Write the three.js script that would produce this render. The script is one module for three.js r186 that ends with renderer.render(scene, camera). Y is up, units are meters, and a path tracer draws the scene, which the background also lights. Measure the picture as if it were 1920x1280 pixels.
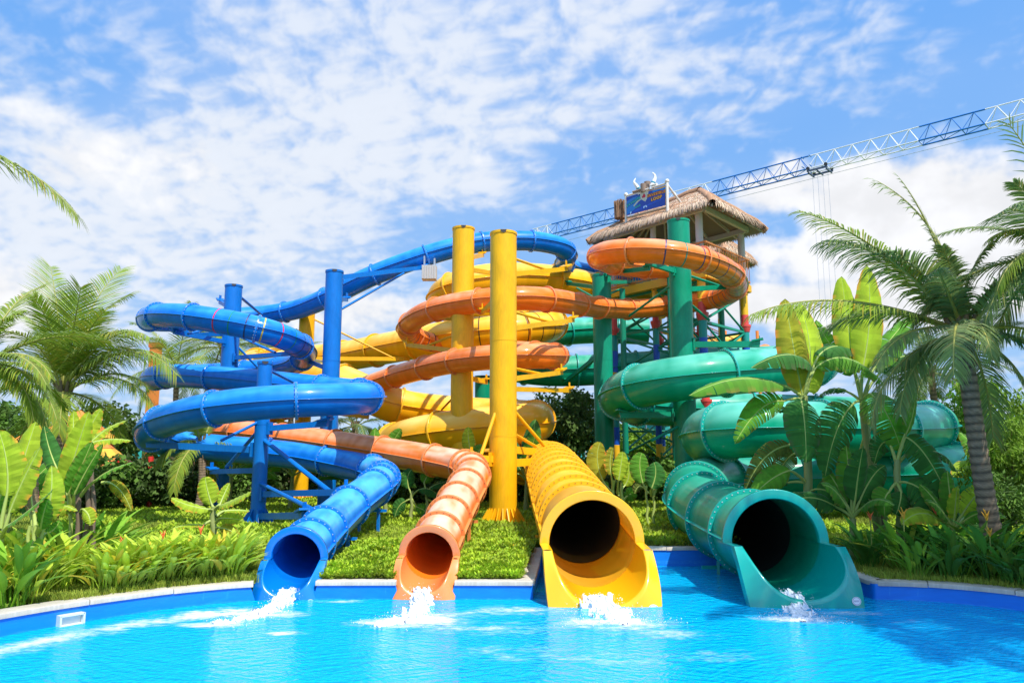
import * as THREE from 'three';
import { mergeGeometries } from 'three/addons/utils/BufferGeometryUtils.js';

// ---------------------------------------------------------------- camera, sky, sun, exposure
const V3 = THREE.Vector3;
const scene = new THREE.Scene();
const F = 1450, EYE = 2.16, TILT = Math.atan(225 / F);
const camera = new THREE.PerspectiveCamera(2 * Math.atan(640 / F) * 180 / Math.PI, 1.5, 0.1, 2000);
camera.position.set(0, EYE, 0);
camera.rotation.set(TILT, 0, 0);
scene.add(camera);
const renderer = new THREE.WebGLRenderer({ antialias: true });
renderer.toneMapping = THREE.LinearToneMapping;
renderer.toneMappingExposure = 1.4;
renderer.shadowMap.enabled = true;
const SUN_AZ = 33 * Math.PI / 180, SUN_EL = 55 * Math.PI / 180;
const SUN = new V3(Math.sin(SUN_AZ) * Math.cos(SUN_EL), Math.sin(SUN_EL), Math.cos(SUN_AZ) * Math.cos(SUN_EL));
const sun = new THREE.DirectionalLight(new THREE.Color().setRGB(1, 0.95, 0.87), 4.3);
sun.position.copy(SUN).multiplyScalar(90).add(new V3(0, 0, -22));
sun.target.position.set(0, 0, -22);
sun.castShadow = true;
Object.assign(sun.shadow.camera, { left: -45, right: 45, top: 40, bottom: -40, near: 1, far: 250 });
sun.shadow.mapSize.set(4096, 4096);
scene.add(sun, sun.target);

function rngOf(seed) { let s = seed >>> 0; return () => { s = (s + 0x6D2B79F5) >>> 0; let t = Math.imul(s ^ (s >>> 15), 1 | s); t = (t + Math.imul(t ^ (t >>> 7), 61 | t)) ^ t; return ((t ^ (t >>> 14)) >>> 0) / 4294967296; }; }
const perm = new Uint8Array(512);
{ const r = rngOf(77), a = [...Array(256).keys()]; for (let i = 255; i > 0; i--) { const j = Math.floor(r() * (i + 1)); [a[i], a[j]] = [a[j], a[i]]; } for (let i = 0; i < 512; i++) perm[i] = a[i & 255]; }
const fade = t => t * t * t * (t * (t * 6 - 15) + 10);
function grad2(h, x, y) { const a = (h & 15) * 0.39269908; return Math.cos(a) * x + Math.sin(a) * y; }
const GC = Float32Array.from({ length: 16 }, (_, i) => Math.cos(i * 0.39269908)), GS = Float32Array.from({ length: 16 }, (_, i) => Math.sin(i * 0.39269908));
function noise2(x, y) {
  const fx = Math.floor(x), fy = Math.floor(y), X = fx & 255, Y = fy & 255; x -= fx; y -= fy;
  const u = fade(x), v = fade(y), A = perm[X] + Y, B = perm[X + 1] + Y;
  const a = perm[A] & 15, b = perm[B] & 15, c = perm[A + 1] & 15, d = perm[B + 1] & 15;
  const n0 = GC[a] * x + GS[a] * y, n1 = GC[b] * (x - 1) + GS[b] * y, n2 = GC[c] * x + GS[c] * (y - 1), n3 = GC[d] * (x - 1) + GS[d] * (y - 1);
  const p = n0 + u * (n1 - n0), q = n2 + u * (n3 - n2);
  return (p + v * (q - p)) * 1.4;
}
function fbm2(x, y, o = 4, g = 0.5) { let s = 0, a = 1, t = 0; for (let i = 0; i < o; i++) { s += a * noise2(x, y); t += a; a *= g; x = x * 2.03 + 17.1; y = y * 2.03 - 9.7; } return s / t; }
const sstep = (a, b, x) => { x = Math.min(1, Math.max(0, (x - a) / (b - a))); return x * x * (3 - 2 * x); };
const lerp = (a, b, t) => a + (b - a) * t;
const clamp = (x, a, b) => Math.min(b, Math.max(a, x));

// direction of a pixel of the 1920 x 1280 view (used to read positions off the photograph)
function ray(px, py) { const u = (px - 960) / F, v = (640 - py) / F, c = Math.cos(TILT), s = Math.sin(TILT); return new V3(u, s + v * c, -(c - v * s)); }
function P(px, py, D) { const r = ray(px, py); return new V3(0, EYE, 0).addScaledVector(r, D / -r.z); }
function PY(px, py, y) { const r = ray(px, py); return new V3(0, EYE, 0).addScaledVector(r, (y - EYE) / r.y); }

// sky: thin altocumulus sheet with cumulus heaps low on the right
{
  const W = 4096, H = 2048, data = new Float32Array(W * H * 4);
  const blobs = (list) => list.map(([px, py, rx, ry, a]) => { const d = ray(px, py).normalize(); return { az: Math.atan2(d.x, -d.z), el: Math.asin(d.y), rx: rx / F, ry: ry / F, a }; });
  // soft regions where the sheet is thicker (+) or torn open (-)
  const sheet = blobs([[420, 230, 620, 300, 0.30], [180, 430, 420, 170, 0.30], [620, 390, 300, 110, 0.20], [980, 200, 360, 160, 0.18], [1350, 170, 330, 150, 0.12], [60, 60, 200, 110, -0.42], [280, 30, 190, 60, -0.18], [1250, 20, 350, 60, 0.1],
    [1560, 60, 170, 70, 0.05], [1850, 120, 230, 170, -0.35], [1020, 350, 330, 60, -0.10], [1300, 300, 300, 55, -0.42], [900, 420, 300, 60, -0.35], [1560, 260, 260, 50, -0.35], [200, 150, 70, 60, -0.25], [900, 345, 90, 35, 0.3], [1050, 470, 400, 90, -0.45], [1450, 480, 120, 60, -0.3], [980, 640, 500, 60, -0.35]]);
  const heaps = blobs([[1640, 405, 215, 95, 1.0], [1830, 420, 150, 95, 1.0], [1480, 370, 90, 70, 0.85], [1560, 470, 160, 70, 0.75], [1450, 570, 130, 40, 0.9], [1700, 560, 260, 60, 0.8], [680, 600, 130, 55, 0.6], [20, 560, 70, 60, 0.75], [200, 290, 190, 80, 0.42], [420, 560, 260, 60, 0.30], [1480, 420, 46, 36, -0.9]]);
  const turn = a => Math.atan2(Math.sin(a), Math.cos(a));
  for (let j = 0; j < H; j++) {
    const el = ((j + 0.5) / H - 0.5) * Math.PI, sy = Math.sin(el), cy = Math.cos(el);
    for (let i = 0; i < W; i++) {
      const k = (j * W + i) * 4; data[k + 3] = 1;
      if (el < 0) { data[k] = 0.42; data[k + 1] = 0.52; data[k + 2] = 0.6; continue; }
      const lon = ((i + 0.5) / W - 0.5) * 2 * Math.PI, x = Math.cos(lon) * cy, z = Math.sin(lon) * cy, az = Math.atan2(x, -z);
      const g = Math.pow(1 - sy, 2.2), toSun = Math.max(0, x * SUN.x + sy * SUN.y + z * SUN.z), glow = 1 + 0.9 * Math.pow(toSun, 3);
      let r = lerp(0.070, 0.31, g), gg = lerp(0.262, 0.48, g), b = lerp(0.67, 0.69, g);
      const near = Math.abs(az) < 0.75, oct = near ? 6 : 4, D = 1 / (sy + 0.26), X = x * D, Z = z * D;
      let m = 0;
      for (const s of sheet) { const da = turn(az - s.az) * Math.cos(el) / s.rx, de = (el - s.el) / s.ry, q = da * da + de * de; if (q < 9) m += s.a * Math.exp(-q); }
      const big = fbm2(X * 1.6 + 3, Z * 1.6, 3) * 0.5 + 0.5, mid = fbm2(X * 5.5 + Z * 1.5 + 8, Z * 5.0 - X * 1.5, 3) * 0.5 + 0.5;
      const cell = fbm2(X * 17 + 2.2 * mid, Z * 19 - X * 4, oct, 0.56) * 0.5 + 0.5, rip = cell * 0.62 + mid * 0.38;
      let c = sstep(0.36, 0.74, rip * 1.25 + big * 0.26 + m * 0.34 - 0.262);
      c = c * (0.77 - 0.2 * sstep(0.2, -0.3, m)) + 0.13 * sstep(0.0, 0.5, m);
      c = clamp(c, 0, 0.93) * sstep(0.0, 0.06, el);
      const veil = 0.14 * sstep(0.25, 0.75, big + m * 0.4); c = c + (1 - c) * veil;
      const w = 0.63 + 0.07 * rip;
      r = lerp(r, w * 0.93, c); gg = lerp(gg, w * 0.975, c); b = lerp(b, w * 1.05, c);
      let h = 0; const rag = near ? fbm2(az * 16 + 40, el * 22, 6, 0.55) : fbm2(az * 16 + 40, el * 22, 3, 0.55);
      for (const s of heaps) { const da = turn(az - s.az) * Math.cos(el) / s.rx, de = (el - s.el) / s.ry, q = da * da + de * de; if (q < 6) h = s.a < 0 ? h + s.a * Math.exp(-q) : Math.max(h, s.a * (1.25 - q * 0.75)); }
      if (!near) h = Math.max(h, sstep(0.5, 0.75, fbm2(az * 2.2 + 11, 3.3, 2) * 0.5 + 0.5) * (1.2 - Math.abs(el - 0.16) * 8));
      const hc = sstep(0.20, 0.80, h + rag * 0.85) * 0.97;
      const shade = 0.645 + 0.10 * sstep(-0.4, 0.5, rag + noise2(az * 9, el * 14) * 0.5);
      r = lerp(r, shade * 0.97, hc); gg = lerp(gg, shade * 0.975, hc); b = lerp(b, shade, hc);
      data[k] = r * glow; data[k + 1] = gg * glow; data[k + 2] = b * glow;
    }
  }
  const tex = new THREE.DataTexture(data, W, H, THREE.RGBAFormat, THREE.FloatType);
  tex.mapping = THREE.EquirectangularReflectionMapping; tex.magFilter = THREE.LinearFilter; tex.minFilter = THREE.LinearFilter; tex.needsUpdate = true;
  scene.background = tex; scene.environment = tex;
}

// ---------------------------------------------------------------- helpers: naming and geometry
const used = new Map();
function numbered(n) { const k = used.get(n) || 0; used.set(n, k + 1); return k ? `${n}_${String(k).padStart(3, '0')}` : n; }
function tag(o, label, category, group, kind) { o.userData = { ...o.userData }; if (label) o.userData.label = label; if (category) o.userData.category = category; if (group) o.userData.group = group; if (kind) o.userData.kind = kind; return o; }
function thing(name, label, category, pos = new V3(), group) { const o = new THREE.Group(); o.name = numbered(name); o.position.copy(pos); scene.add(o); return tag(o, label, category, group); }
const rgb = (r, g, b) => new THREE.Color().setRGB(r, g, b);
function mat(r, g, b, rough = 0.6, extra = {}) { return new THREE.MeshPhysicalMaterial({ color: rgb(r, g, b), roughness: rough, side: THREE.DoubleSide, ...extra }); }
function leafMat(r, g, b, t = 0.35, extra = {}) { return mat(r, g, b, 0.85, { specularIntensity: 0.35, transmission: t, thickness: 0, vertexColors: true, ...extra }); }
class Geo {   // collects vertices in world coordinates; shared vertices are smooth
  constructor() { this.p = []; this.i = []; this.c = []; this.u = []; this.tint = [1, 1, 1]; }
  v(a, t, uv) { this.p.push(a.x, a.y, a.z); const c = t || this.tint; this.c.push(c[0], c[1], c[2]); this.u.push(uv ? uv[0] : a.x + a.z * 0.37, uv ? uv[1] : a.y + a.z * 0.61); return this.p.length / 3 - 1; }
  f(a, b, c) { this.i.push(a, b, c); }
  quad(a, b, c, d, t) { const k = this.v(a, t); this.v(b, t); this.v(c, t); this.v(d, t); this.f(k, k + 1, k + 2); this.f(k, k + 2, k + 3); }
  grid(n, m, fn, tf, uf) { const k = this.p.length / 3; for (let a = 0; a <= n; a++) for (let b = 0; b <= m; b++) this.v(fn(a, b), tf ? tf(a, b) : null, uf ? uf(a, b) : null); for (let a = 0; a < n; a++) for (let b = 0; b < m; b++) { const q = k + a * (m + 1) + b; this.f(q, q + 1, q + m + 2); this.f(q, q + m + 2, q + m + 1); } return this; }
  beam(a, b, w, h = w, up = new V3(0, 1, 0)) {
    const t = b.clone().sub(a).normalize(); if (Math.abs(t.dot(up)) > 0.97) up = new V3(1, 0, 0.3);
    const s = t.clone().cross(up).normalize().multiplyScalar(w / 2), u = s.clone().cross(t).normalize().multiplyScalar(h / 2);
    const c = [[-1, -1], [1, -1], [1, 1], [-1, 1]].map(([x, y]) => s.clone().multiplyScalar(x).addScaledVector(u, y));
    const A = c.map(o => o.clone().add(a)), B = c.map(o => o.clone().add(b));
    for (let k = 0; k < 4; k++) this.quad(A[k], A[(k + 1) % 4], B[(k + 1) % 4], B[k]);
    this.quad(A[3], A[2], A[1], A[0]); this.quad(...B); return this;
  }
  cyl(a, b, r0, r1 = r0, n = 10, caps = true) {
    const t = b.clone().sub(a).normalize(), s = t.clone().cross(Math.abs(t.y) > 0.9 ? new V3(1, 0, 0) : new V3(0, 1, 0)).normalize(), u = s.clone().cross(t);
    const at = (o, r, k) => { const q = k / n * 2 * Math.PI; return o.clone().addScaledVector(s, Math.cos(q) * r).addScaledVector(u, Math.sin(q) * r); };
    this.grid(1, n, (i, k) => at(i ? b : a, i ? r1 : r0, k % n));
    if (caps) for (const [o, r] of [[a, r0], [b, r1]]) { if (r < 1e-4) continue; const k0 = this.v(o); for (let k = 0; k <= n; k++) this.v(at(o, r, k)); for (let k = 1; k <= n; k++) this.f(k0, k0 + k, k0 + k + 1); }
    return this;
  }
  tube(pts, rf, n = 8, tf) {   // pts: array of V3, rf(i) radius
    const m = pts.length - 1; let s = null;
    const fr = pts.map((p, i) => { const t = pts[Math.min(m, i + 1)].clone().sub(pts[Math.max(0, i - 1)]).normalize(); if (!s) s = t.clone().cross(Math.abs(t.y) > 0.9 ? new V3(1, 0, 0) : new V3(0, 1, 0)).normalize(); else s.addScaledVector(t, -s.dot(t)).normalize(); return [s.clone(), s.clone().cross(t)]; });
    return this.grid(m, n, (i, k) => { const q = (k % n) / n * 2 * Math.PI, r = rf(i); return pts[i].clone().addScaledVector(fr[i][0], Math.cos(q) * r).addScaledVector(fr[i][1], Math.sin(q) * r); }, tf);
  }
  ball(o, r, n = 6, sy = 1) { return this.grid(n, n * 2, (i, k) => { const a = i / n * Math.PI, b = (k % (2 * n)) / n * Math.PI; return new V3(o.x + Math.sin(a) * Math.cos(b) * r, o.y + Math.cos(a) * r * sy, o.z + Math.sin(a) * Math.sin(b) * r); }); }
  geometry(off) {
    const g = new THREE.BufferGeometry(), p = new Float32Array(this.p);
    if (off) for (let k = 0; k < p.length; k += 3) { p[k] -= off.x; p[k + 1] -= off.y; p[k + 2] -= off.z; }
    g.setAttribute('position', new THREE.BufferAttribute(p, 3)); g.setAttribute('color', new THREE.BufferAttribute(new Float32Array(this.c), 3)); g.setAttribute('uv', new THREE.BufferAttribute(new Float32Array(this.u), 2));
    g.setIndex(this.i); g.computeVertexNormals(); return g;
  }
  build(name, material, parent, off) {   // off: the thing's origin
    const m = new THREE.Mesh(this.geometry(off), material); m.castShadow = m.receiveShadow = true;
    if (parent) { m.name = name; parent.add(m); } else { m.name = numbered(name); scene.add(m); }
    return m;
  }
}
const worldAt = o => { const v = new V3(); for (let q = o; q; q = q.parent) v.add(q.position); return v; };
function part(name, material, parent, fn) { const g = new Geo(); fn(g); return g.build(name, material, parent, worldAt(parent)); }
function single(name, material, label, category, base, fn, group) { const g = new Geo(); fn(g); const m = g.build(name, material, null, base); m.position.copy(base); return tag(m, label, category, group); }
function dataTex(w, h, fn, srgb = false, rx = 1, ry = 1) {
  const d = new Uint8Array(w * h * 4);
  for (let y = 0; y < h; y++) for (let x = 0; x < w; x++) { const c = fn(x, y), k = (y * w + x) * 4; d[k] = clamp(c[0], 0, 1) * 255; d[k + 1] = clamp(c[1], 0, 1) * 255; d[k + 2] = clamp(c[2], 0, 1) * 255; d[k + 3] = c.length > 3 ? clamp(c[3], 0, 1) * 255 : 255; }
  const t = new THREE.DataTexture(d, w, h); t.wrapS = t.wrapT = THREE.RepeatWrapping; t.magFilter = THREE.LinearFilter; t.minFilter = THREE.LinearMipmapLinearFilter; t.generateMipmaps = true; t.repeat.set(rx, ry); if (srgb) t.colorSpace = THREE.SRGBColorSpace; t.needsUpdate = true; return t;
}
// noise that tiles
function tileNoise(x, y, w, f, o = 4) { const a = x / w * 2 * Math.PI, b = y / w * 2 * Math.PI, q = f / (2 * Math.PI); return (fbm2(Math.cos(a) * q + 7.3 + Math.cos(b) * q * 1.7, Math.sin(a) * q + Math.sin(b) * q * 1.7 + 3.1, o) + fbm2(Math.sin(a) * q - Math.cos(b) * q * 1.3, Math.cos(a) * q + 21 + Math.sin(b) * q * 1.3, o)) / 1.4; }
// ---------------------------------------------------------------- ground, pool
function groundRaw(x, z) {
  const D = -z;
  let h = 0.25 + 0.20 * sstep(13.5, 20, D) + 0.06 * sstep(25, 45, D);
  h += 0.06 * noise2(x * 0.35, z * 0.35) * sstep(13.5, 17, D) + 0.025 * noise2(x * 1.3, z * 1.3) * sstep(13, 15.5, D);
  return h;
}
function ground(x, z) {
  const D = -z; let h = groundRaw(x, z);
  for (const [c, w] of gaps) h -= 0.34 * sstep(w + 0.05, w - 0.12, Math.abs(x - c)) * sstep(15.4, 14.2, D);
  return h;
}
const poolSide = [[-7.5, 2.87], [-7.5, -6.23], [-7.25, -8.24], [-6.66, -9.48], [-6.18, -10.49], [-5.6, -11.35], [-4.89, -12.12], [-4.12, -12.6], [-3.16, -12.74], [0.33, -12.74], [0.63, -16.67], [5.84, -16.67], [5.73, -12.74], [6.42, -12.6], [7.09, -12.17], [7.66, -11.5], [8.33, -10.35], [9.3, -8.62], [9.6, -6.23], [9.6, 2.87]];
// rounder curve through the outline, sharp at the channel's corners
const pool = [];
{
  const seg = (a, b) => { const c = new THREE.CatmullRomCurve3(poolSide.slice(a, b + 1).map(p => new V3(p[0], 0, p[1])), false, 'centripetal'); const n = (b - a) * 5; for (let i = 0; i < n; i++) { const p = c.getPoint(i / n); pool.push([p.x, p.z]); } };
  seg(0, 9); pool.push(poolSide[9], poolSide[10], poolSide[11]); seg(12, 19); pool.push(poolSide[19]);
}
{ const fine = []; pool.forEach((p, i) => { fine.push(p); const q = pool[i + 1]; if (q && p[1] < -11 && q[1] < -11) { const n = Math.floor(Math.hypot(q[0] - p[0], q[1] - p[1]) / 0.06); for (let k = 1; k < n; k++) fine.push([lerp(p[0], q[0], k / n), lerp(p[1], q[1], k / n)]); } }); pool.length = 0; pool.push(...fine); }
// the slides' troughs cut through the pool edge here: [x, half width]
const gaps = [[-3.60, 0.47], [-1.38, 0.46]];
const inGap = x => gaps.some(([c, w]) => Math.abs(x - c) < w);
function exactDist(x, z) {   // signed distance, negative inside
  let d = 1e9, inside = false;
  for (let i = 0, j = pool.length - 1; i < pool.length; j = i++) {
    const [ax, az] = pool[j], [bx, bz] = pool[i], ex = bx - ax, ez = bz - az, t = clamp(((x - ax) * ex + (z - az) * ez) / (ex * ex + ez * ez), 0, 1);
    d = Math.min(d, Math.hypot(x - ax - ex * t, z - az - ez * t));
    if ((az > z) !== (bz > z) && x < (bx - ax) * (z - az) / (bz - az) + ax) inside = !inside;
  }
  return inside ? -d : d;
}
const DX0 = -10, DZ0 = -19, DN = 400, DM = 460, DS = 0.055, field = new Float32Array((DN + 1) * (DM + 1));
for (let j = 0; j <= DM; j++) for (let i = 0; i <= DN; i++) field[j * (DN + 1) + i] = exactDist(DX0 + i * DS, DZ0 + j * DS);
function poolDist(x, z) { const a = (x - DX0) / DS, b = (z - DZ0) / DS; if (a < 0 || b < 0 || a >= DN || b >= DM) return 5; const i = Math.floor(a), j = Math.floor(b), u = a - i, v = b - j, k = j * (DN + 1) + i; return lerp(lerp(field[k], field[k + 1], u), lerp(field[k + DN + 1], field[k + DN + 2], u), v); }
const soilTex = dataTex(512, 512, (x, y) => { const n = tileNoise(x, y, 512, 40, 5) * 0.5 + 0.5, f = tileNoise(x, y, 512, 9, 3) * 0.5 + 0.5; const k = 0.65 + 0.5 * n; return [lerp(0.44, 0.60, f) * k, lerp(0.60, 0.68, f) * k, lerp(0.17, 0.22, f) * k]; }, true, 0.35, 0.35);
function wallTex() { return dataTex(1024, 128, (x, y) => { const v = y / 128, s = sstep(0.42, 0.75, fbm2(x * 0.05, 3.3, 4) + 0.25 * fbm2(x * 0.4, y * 0.02, 2)) * sstep(0.15, 0.6, v) * 0.5, line = 0.35 * sstep(0.16, 0.05, Math.abs(v - 0.12 + 0.05 * noise2(x * 0.02, 1))) * (0.4 + 0.6 * noise2(x * 0.11, y * 0.1)), g = 0.04 * tileNoise(x, y, 1024, 30, 3), k = clamp(s + Math.max(0, line), 0, 0.7); return [lerp(0.01, 0.6, k), lerp(0.49 + g, 0.78, k), lerp(0.88 + g, 0.92, k)]; }, true); }
const M = {
  soil: mat(0.62, 0.72, 0.55, 0.95, { map: soilTex }),
  poolPaint: mat(1, 1, 1, 0.42, { map: wallTex(), clearcoat: 0.3, clearcoatRoughness: 0.35 }),
  poolFloor: mat(0.03, 0.60, 0.93, 0.6),
  coping: mat(0.52, 0.49, 0.44, 0.8),
  white: mat(0.78, 0.78, 0.76, 0.45), steel: mat(0.55, 0.57, 0.6, 0.4, { metalness: 0.7 }), dark: mat(0.03, 0.03, 0.035, 0.6),
};
{
  const xs = [], zs = [];
  for (let x = -150; x < -30; x += 6) xs.push(x); for (let x = -30; x < -10; x += 0.8) xs.push(x); for (let x = -10; x < 12; x += 0.14) xs.push(x); for (let x = 12; x < 30; x += 0.8) xs.push(x); for (let x = 30; x <= 160; x += 6) xs.push(x);
  for (let z = 20; z > 4; z -= 2) zs.push(z); for (let z = 4; z > -9; z -= 0.4) zs.push(z); for (let z = -9; z > -19; z -= 0.14) zs.push(z); for (let z = -19; z > -40; z -= 0.6) zs.push(z); for (let z = -40; z > -90; z -= 3) zs.push(z); for (let z = -90; z >= -600; z -= 30) zs.push(z);
  const g = new Geo();
  g.grid(zs.length - 1, xs.length - 1, (i, j) => { const x = xs[j], z = zs[i]; const d = (x > -11 && x < 13 && z > -19 && z < 5) ? poolDist(x, z) : 9; return new V3(x, d < 0.2 ? -1.6 : ground(x, z) - (d < 0.75 ? 0.02 : 0), z); }, null, (i, j) => [xs[j], zs[i]]);
  tag(g.build('ground', M.soil), null, null, null, 'structure');
}
{ // painted pool walls (one panel per straight run), floor, water, stone coping
  const root = new THREE.Group(); root.name = 'pool'; scene.add(root); tag(root, null, null, null, 'structure');
  part('pool_wall', M.poolPaint, root, g => g.grid(pool.length - 1, 1, (i, j) => new V3(pool[i][0], j ? (inGap(pool[i][0]) && pool[i][1] < -12 ? -0.02 : groundRaw(pool[i][0], pool[i][1]) - 0.01) : -1.25, pool[i][1]), null, (i, j) => [i * 0.06 / 6, j ? 1 : -4.2]));
  part('pool_floor', M.poolFloor, root, g => { const sh = THREE.ShapeUtils.triangulateShape(pool.map(p => new THREE.Vector2(p[0], p[1])), []); for (const [x, z] of pool) g.v(new V3(x, -1.2, z)); for (const [a, b, c] of sh) g.f(a, c, b); });
  // coping: stones with joints, 0.42 m deep
  let run = 0, start = 0; const cum = [0];
  for (let i = 1; i < pool.length; i++) cum.push(cum[i - 1] + Math.hypot(pool[i][0] - pool[i - 1][0], pool[i][1] - pool[i - 1][1]));
  const at = s => { let i = 1; while (i < pool.length - 1 && cum[i] < s) i++; const t = clamp((s - cum[i - 1]) / (cum[i] - cum[i - 1]), 0, 1), a = pool[i - 1], b = pool[i], dx = b[0] - a[0], dz = b[1] - a[1], l = Math.hypot(dx, dz); return { p: new V3(lerp(a[0], b[0], t), 0, lerp(a[1], b[1], t)), n: new V3(dz / l, 0, -dx / l) }; };
  const sgn = poolDist(at(12).p.x + at(12).n.x * 0.3, at(12).p.z + at(12).n.z * 0.3) > 0 ? 1 : -1;
  const total = cum[cum.length - 1], marks = [0], corner = [cum[pool.findIndex(p => p === poolSide[9])], cum[pool.findIndex(p => p === poolSide[10])], cum[pool.findIndex(p => p === poolSide[11])], cum[pool.findIndex(p => p === poolSide[11]) + 1]];
  const cutS = []; for (const [c, w] of gaps) for (const x of [c - w, c + w]) { const i = pool.findIndex((p, q) => q && p[1] < -12 && (pool[q - 1][0] - x) * (p[0] - x) <= 0); cutS.push(cum[i - 1] + (x - pool[i - 1][0]) / (pool[i][0] - pool[i - 1][0]) * (cum[i] - cum[i - 1])); }
  for (const c of [...cutS, ...corner, total].sort((p, q) => p - q)) { const a = marks[marks.length - 1], n = Math.max(1, Math.round((c - a) / 1.2)); for (let k = 1; k <= n; k++) marks.push(a + (c - a) * k / n); }
  const rr = rngOf(5);
  const mats = [0, 1, 2].map(k => mat(0.60 + k * 0.035, 0.56 + k * 0.035, 0.50 + k * 0.03, 0.85, { map: copingTex() }));
  function copingTex() { return copingTex.t ||= dataTex(256, 256, (x, y) => { const n = tileNoise(x, y, 256, 30, 5) * 0.5 + 0.5, f = tileNoise(x, y, 256, 6, 3) * 0.5 + 0.5, k = 0.72 + 0.2 * n + 0.2 * f; return [k, k * 0.985, k * 0.95]; }, true, 0.8, 0.8); }
  for (let k = 1; k < marks.length; k++) {
    const a = marks[k - 1] + 0.006, b = marks[k] - 0.006, n = Math.max(1, Math.ceil((b - a) / 0.25)), dy = (rr() - 0.5) * 0.008;
    if (at((a + b) / 2).p.z > -7) continue;
    const hit = gaps.find(([c, w]) => { const A = at(a).p, B = at(b).p; return A.z < -12 && Math.max(Math.min(A.x, B.x), c - w) < Math.min(Math.max(A.x, B.x), c + w); }); if (hit) continue;
    part('coping_stone', mats[k % 3], root, g => {
      const prof = [[-0.025, -0.055], [-0.025, 0.0], [-0.012, 0.014], [0.27, 0.018], [0.28, -0.06]];
      g.grid(n, prof.length - 1, (i, j) => { const q = at(clamp(lerp(a, b, i / n), marks[k - 1] + 0.004, marks[k] - 0.004)), o = q.p.clone().addScaledVector(q.n, sgn * prof[j][0]); o.y = groundRaw(q.p.x, q.p.z) + prof[j][1] + 0.02 + dy; return o; }, null, (i, j) => [lerp(a, b, i / n), prof[j][0]]);
      for (const s of [a, b]) { const q = at(s), w = prof.map(([o, y]) => { const v = q.p.clone().addScaledVector(q.n, sgn * o); v.y = groundRaw(q.p.x, q.p.z) + y + 0.02 + dy; return v; }); g.quad(w[0], w[1], w[2], w[3]); g.quad(w[0], w[3], w[4], w[4]); }
    });
  }
}
// water: one rippled sheet
const ripple = dataTex(1024, 1024, (x, y) => { const a = tileNoise(x, y, 1024, 26, 4) * 0.5 + 0.5, b = tileNoise((y * 1.0 + 300) % 1024, x, 1024, 62, 3) * 0.5 + 0.5; const v = Math.pow(a, 1.1) * 0.68 + b * 0.32; return [v, v, v]; }, false, 1 / 5, 1 / 4);
M.water = mat(0.001, 0.50, 0.86, 0.06, { transmission: 0.25, thickness: 0, ior: 1.33, specularIntensity: 0.24, bumpMap: ripple, bumpScale: 0.085 });
{
  const g = new Geo(), sh = THREE.ShapeUtils.triangulateShape(pool.map(p => new THREE.Vector2(p[0], p[1])), []);
  for (const [x, z] of pool) g.v(new V3(x, 0, z), null, [x, z]);
  for (const [a, b, c] of sh) g.f(a, c, b);
  const m = g.build('water', M.water); tag(m, null, null, null, 'structure');
}
{ // paved deck behind the viewer
  single('deck', M.coping, null, null, new V3(0, 0, 0), g => { g.quad(new V3(-9, 0.28, 3), new V3(11, 0.28, 3), new V3(11, 0.28, 12), new V3(-9, 0.28, 12)); g.quad(new V3(-9, 0.28, 3), new V3(11, 0.28, 3), new V3(11, -1.3, 3), new V3(-9, -1.3, 3)); }).userData = { kind: 'structure' };
}
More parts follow.
